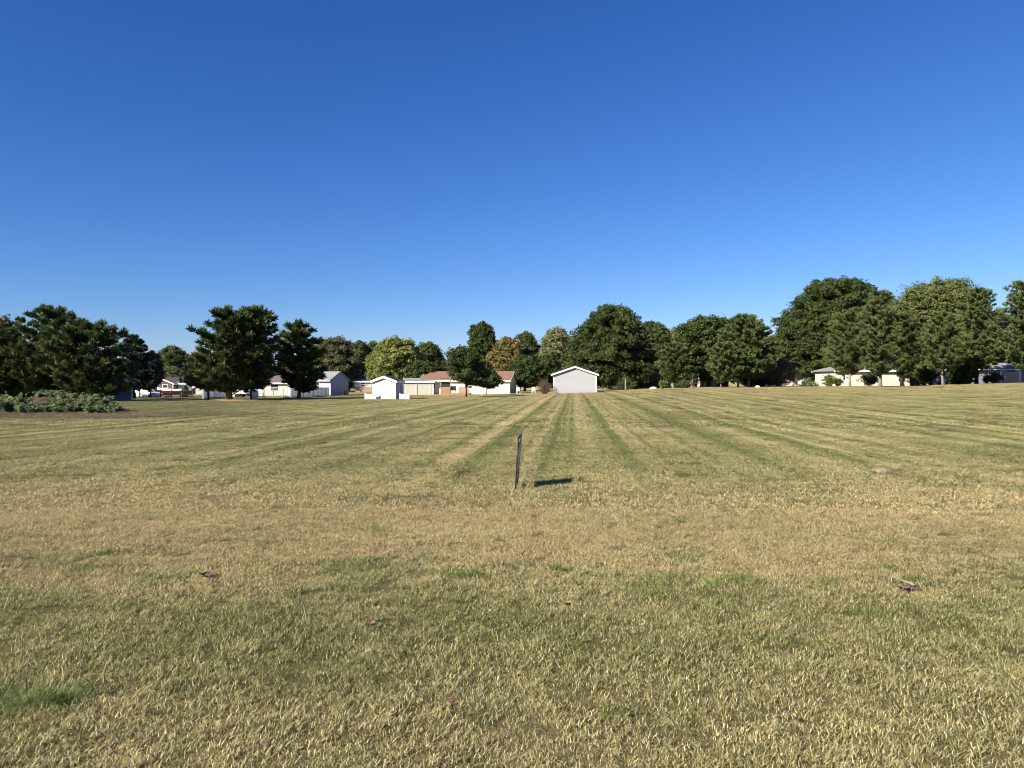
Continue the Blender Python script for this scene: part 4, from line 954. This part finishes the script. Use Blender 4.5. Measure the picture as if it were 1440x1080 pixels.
# ------------------------------------------------------------------ yard sign frame
def sign():
    n0 = Vector((.046, 11.16, 0)); n1 = Vector((.080, 11.78, 0)); n0.z = H(n0.x, n0.y); n1.z = H(n1.x, n1.y)
    t0 = Vector((.097, 11.14, .775)); t1 = Vector((.146, 11.78, .80))
    root = empty('yard_sign', tuple(n0), 0, 'yard sign in a thin black metal H frame, seen edge on in the lawn', 'sign'); o = n0
    for a, b in ((n0, t0), (n1, t1)):
        m = MB(); m.tube([a-o-Vector((0, 0, .12)), a.lerp(b, .5)-o, b-o], [.0095]*3, 8); m.build('leg', SB, root, smooth=True)
    m = MB(); m.tube([t0-o, t1-o], [.015]*2, 8); m.build('top_bar', SB, root, smooth=True)
    for k in (.13, .30): m = MB(); m.tube([n0.lerp(t0, k)-o, n1.lerp(t1, k)-o], [.012]*2, 8); m.build('cross_bar', SB, root, smooth=True)
    m = MB(); m.tube([n0.lerp(t0, .86)-o, n1.lerp(t1, .86)-o], [.012]*2, 8); m.build('cross_bar', SB, root, smooth=True)
    # flat board, its faces turned left and right
    a, b, c, d = n0.lerp(t0, .315), n1.lerp(t1, .315), n1.lerp(t1, .845), n0.lerp(t0, .845)
    e = (b-a).normalized()*.015; a, b, c, d = a+e-o, b-e-o, c-e-o, d+e-o; nn = (b-a).cross(d-a).normalized()*.004
    m = MB(); m.add([a-nn, b-nn, c-nn, d-nn, a+nn, b+nn, c+nn, d+nn], [(3,2,1,0),(4,5,6,7),(0,1,5,4),(1,2,6,5),(2,3,7,6),(3,0,4,7)]); m.build('board', paint('sign_board', (.62, .50, .38), .95, .1), root)
    # foot step bent out of the near leg
SB = paint('sign_frame_black', (.012, .012, .012), .4, .1)
sign()

# ------------------------------------------------------------------ small things in the grass
def place(px, row):
    D = EYE*F/(row-HR); 
    for _ in range(3): D = (EYE-H(X(px, D), D))*F/(row-HR)
    return X(px, D), D
def tuft(label, px, row, h, w, n, mat, seed, name='grass_tuft', lean=.6, bw=.004):
    x, y = place(px, row); r = rs(seed); V = []; T = []
    for i in range(n):
        a = r.uniform(0, 6.283); b = np.array([r.normal(0, w*.3), r.normal(0, w*.22), 0.]); L = h*r.uniform(.55, 1.1); le = r.uniform(.1, 1)*lean
        d = np.array([math.cos(a)*math.sin(le), math.sin(a)*math.sin(le), math.cos(le)]); s = np.array([-math.sin(a), math.cos(a), 0])*bw*r.uniform(.6, 1.2)
        mid = b+d*L*.55; tip = mid+(d+np.array([math.cos(a)*.5, math.sin(a)*.5, -.35]))*L*.42
        V += [b-s*.6, b+s*.6, mid+s, mid-s, mid-s, mid+s, tip+s*.08, tip-s*.08]; T += [r.uniform()]*8
    o = meshobj(name, V, None, mat, None, {'tint': T}, quads=True); o.location = (x, y, H(x, y)); tag(o, label, 'grass', 'green tufts standing out of the dry lawn', 'stuff' if w >= .3 else None); return o
L_lush = leafmat('lush_blades', (.09, .145, .03), (.17, .23, .055), (.2, .27, .07), .35); L_blue = leafmat('blue_green_blades', (.11, .16, .045), (.23, .28, .09), (.32, .35, .15), .4)
tuft('long bluish grass tuft at the left edge of the foreground', 14, 1000, .17, .42, 260, L_blue, 1, lean=1.3, bw=.0024)
tuft('bright short green tuft just right of the long bluish tuft', 76, 992, .10, .10, 60, L_lush, 2)
tuft('leaning thin blades right of the bright short tuft', 108, 985, .13, .2, 50, L_blue, 3, lean=1.1)
tuft('lone upright bright green tuft in the dry brown band below the yard sign', 782, 806, .11, .10, 60, L_lush, 4)
tuft('wide bright green weed clump right of the middle', 1040, 818, .09, .36, 150, L_lush, 5, lean=1.0)
tuft('small bright green clump low left of the wide weed clump', 1001, 826, .07, .16, 60, L_lush, 6, lean=1.0)
tuft('grey-green weed rosette left of the purple dried clump', 1164, 822, .08, .26, 110, L_blue, 7, lean=1.1)
tuft('yellow-green low clump below the dried purple clump', 1225, 866, .06, .34, 110, L_lush, 8, lean=1.1)
tuft('green tuft right above the dried purple clump', 1284, 818, .08, .16, 60, L_lush, 9)
tuft('small dark green tuft far right on the dry band', 1248, 802, .08, .2, 60, L_lush, 10)
tuft('green tuft near the left side where the dry band starts', 148, 780, .08, .2, 70, L_lush, 11, lean=1.0)
tuft('elongated lush green patch at lower left of the dry band', 128, 804, .07, .5, 170, L_lush, 12, lean=1.1)
tuft('low green tuft left of the dark dead leaf', 230, 815, .06, .4, 130, L_lush, 13, lean=1.1)
tuft('flat green tuft near the middle left of the lawn', 480, 806, .07, .3, 90, L_lush, 14, lean=1.1)
tuft('green tuft between the flat one and the picture middle', 650, 812, .07, .3, 90, L_lush, 15, lean=1.1)
tuft('pale upright tuft at the second pink leaf', 862, 1006, .07, .12, 60, L_lush, 16, bw=.003)
tuft('wide green tuft low in front of the white twig', 895, 832, .06, .4, 130, L_lush, 17, lean=1.1)
pinkm = paint('leaf_pink', (.50, .16, .17), .7, .25, scale=40); deadm = paint('leaf_dead', (.06, .045, .04), .8, .3, scale=30); purp = paint('leaf_purple_dry', (.16, .10, .09), .8, .3, scale=30); twg = paint('twig_white', (.42, .37, .29), .8)
def fallen_leaf(label, px, row, s, mat, seed, n=1, name='fallen_leaf', lift=.035):
    x, y = place(px, row); r = rs(seed); m = MB()
    for k in range(n):
        c = Vector((r.normal(0, s*.6), r.normal(0, s*.45), lift+r.uniform(0, s*.3))) if n > 1 else Vector((0, 0, lift)); R = Matrix.Rotation(r.uniform(0, 6.28), 3, 'Z') @ Matrix.Rotation(r.uniform(.2, .9), 3, 'X')
        out = []; N = 12
        for j in range(N): a = 6.283*j/N; q = s*(.5+.13*math.sin(5*a)); out.append((q*math.cos(a)*1.15, q*math.sin(a)*.8, .25*s*math.cos(a)**2))
        vs = [(0, 0, 0)]+out; vs = [c+R @ Vector(v) for v in vs]; vs += [v-Vector((0, 0, .001)) for v in vs]; K = N+1
        m.add(vs, [(0, 1+j, 1+(j+1) % N) for j in range(N)]+[(K, K+1+(j+1) % N, K+1+j) for j in range(N)]+[(1+j, K+1+j, K+1+(j+1) % N, 1+(j+1) % N) for j in range(N)])
    o = m.build(name, mat, None); o.location = (x, y, H(x, y)); tag(o, label, 'leaf'); return o
fallen_leaf('curled pink-red leaf in the foreground grass left of the middle', 632, 998, .045, pinkm, 1)
fallen_leaf('small pale pink leaf in the foreground right of the middle', 858, 1000, .032, pinkm, 2)
fallen_leaf('tiny dark leaf right below the lone bright tuft', 800, 857, .05, deadm, 3)
fallen_leaf('dark crumpled dead leaves on the left below the dry band', 288, 816, .05, deadm, 4, 5, 'dead_leaf_clump')
fallen_leaf('purplish dried leaf clump on the right where the dry band ends', 1275, 834, .055, purp, 5, 9, 'dead_leaf_clump')
fallen_leaf('tiny reddish leaf bit near the bottom right of the middle', 1121, 1022, .03, deadm, 6)
fallen_leaf('small grey-brown crumpled leaf scrap low on the left', 522, 884, .05, purp, 8, 3, 'dead_leaf_clump')
def twig(label, px, row, L, rz):
    x, y = place(px, row); m = MB(); m.tube([(-L/2, 0, .03), (0, .01, .05), (L/2, 0, .06)], [.003, .003, .002], 6).tube([(0, .01, .05), (L*.2, .04, .075)], [.003, .002], 5)
    o = m.build('twig', twg, None); o.location = (x, y, H(x, y)); o.rotation_euler = (0, 0, rz); tag(o, label, 'twig')
twig('short whitish twig lying in the lawn right of the lone bright tuft', 834, 826, .16, .9)
twig('thin whitish stalk beside the purplish dried leaf clump', 1271, 825, .18, 2.2)
mo = MB(); mo.lathe(0, 0, [(.2, -.02), (.16, .02), (.1, .045), (.03, .055)], 16)
o = mo.build('mole_hill', barkmat('dry_earth', (.2, .15, .09), (.36, .28, .18)), None, smooth=True); xx, yy = place(1238, 662); o.location = (xx, yy, H(xx, yy)); tag(o, 'small bare mole hill in the lawn on the right', 'mole hill')

# ------------------------------------------------------------------ light, sky, camera
AZ = math.atan2(-.757, -.654); EL = math.radians(30)
wd = bpy.data.worlds.new('World'); S.world = wd; wd.use_nodes = True; wn = wd.node_tree; bg = wn.nodes['Background']
sk = wn.nodes.new('ShaderNodeTexSky'); sk.sky_type = 'NISHITA'; sk.sun_disc = False; sk.sun_elevation = EL; sk.sun_rotation = AZ % (2*math.pi)
sk.air_density = 1.0; sk.dust_density = .0; sk.ozone_density = 3.0; sk.altitude = 200
se = wn.nodes.new('ShaderNodeSeparateColor'); cm = wn.nodes.new('ShaderNodeCombineColor'); wn.links.new(sk.outputs[0], se.inputs[0])
for i, (pw, sc) in enumerate(((1.5, .162), (1.19, .323), (1.0, .70))):
    p_ = wn.nodes.new('ShaderNodeMath'); p_.operation = 'POWER'; p_.inputs[1].default_value = pw; wn.links.new(se.outputs[i], p_.inputs[0])
    q_ = wn.nodes.new('ShaderNodeMath'); q_.operation = 'MULTIPLY'; q_.inputs[1].default_value = sc; wn.links.new(p_.outputs[0], q_.inputs[0]); wn.links.new(q_.outputs[0], cm.inputs[i])
wn.links.new(cm.outputs[0], bg.inputs[0]); bg.inputs[1].default_value = .085
sd = bpy.data.lights.new('sun', 'SUN'); sd.energy = 4.9; sd.angle = math.radians(.53); sd.color = (1, .92, .78)
so = bpy.data.objects.new('sun', sd); COL.objects.link(so)
tow = Vector((math.sin(AZ)*math.cos(EL), math.cos(AZ)*math.cos(EL), math.sin(EL))); so.rotation_euler = tow.to_track_quat('Z', 'Y').to_euler(); so.location = tow*50
cd = bpy.data.cameras.new('camera'); cd.sensor_width = 36; cd.lens = 36*F/1440; cd.clip_end = 9000; cd.clip_start = .05
co = bpy.data.objects.new('camera', cd); COL.objects.link(co); co.location = (0, 0, EYE); co.rotation_euler = (R90-math.atan((540-HR)/F), 0, 0); S.camera = co
S.cycles.filter_width = 1.0
S.view_settings.view_transform = 'Standard'; S.view_settings.look = 'None'; S.view_settings.gamma = 1; S.view_settings.exposure = 1.15
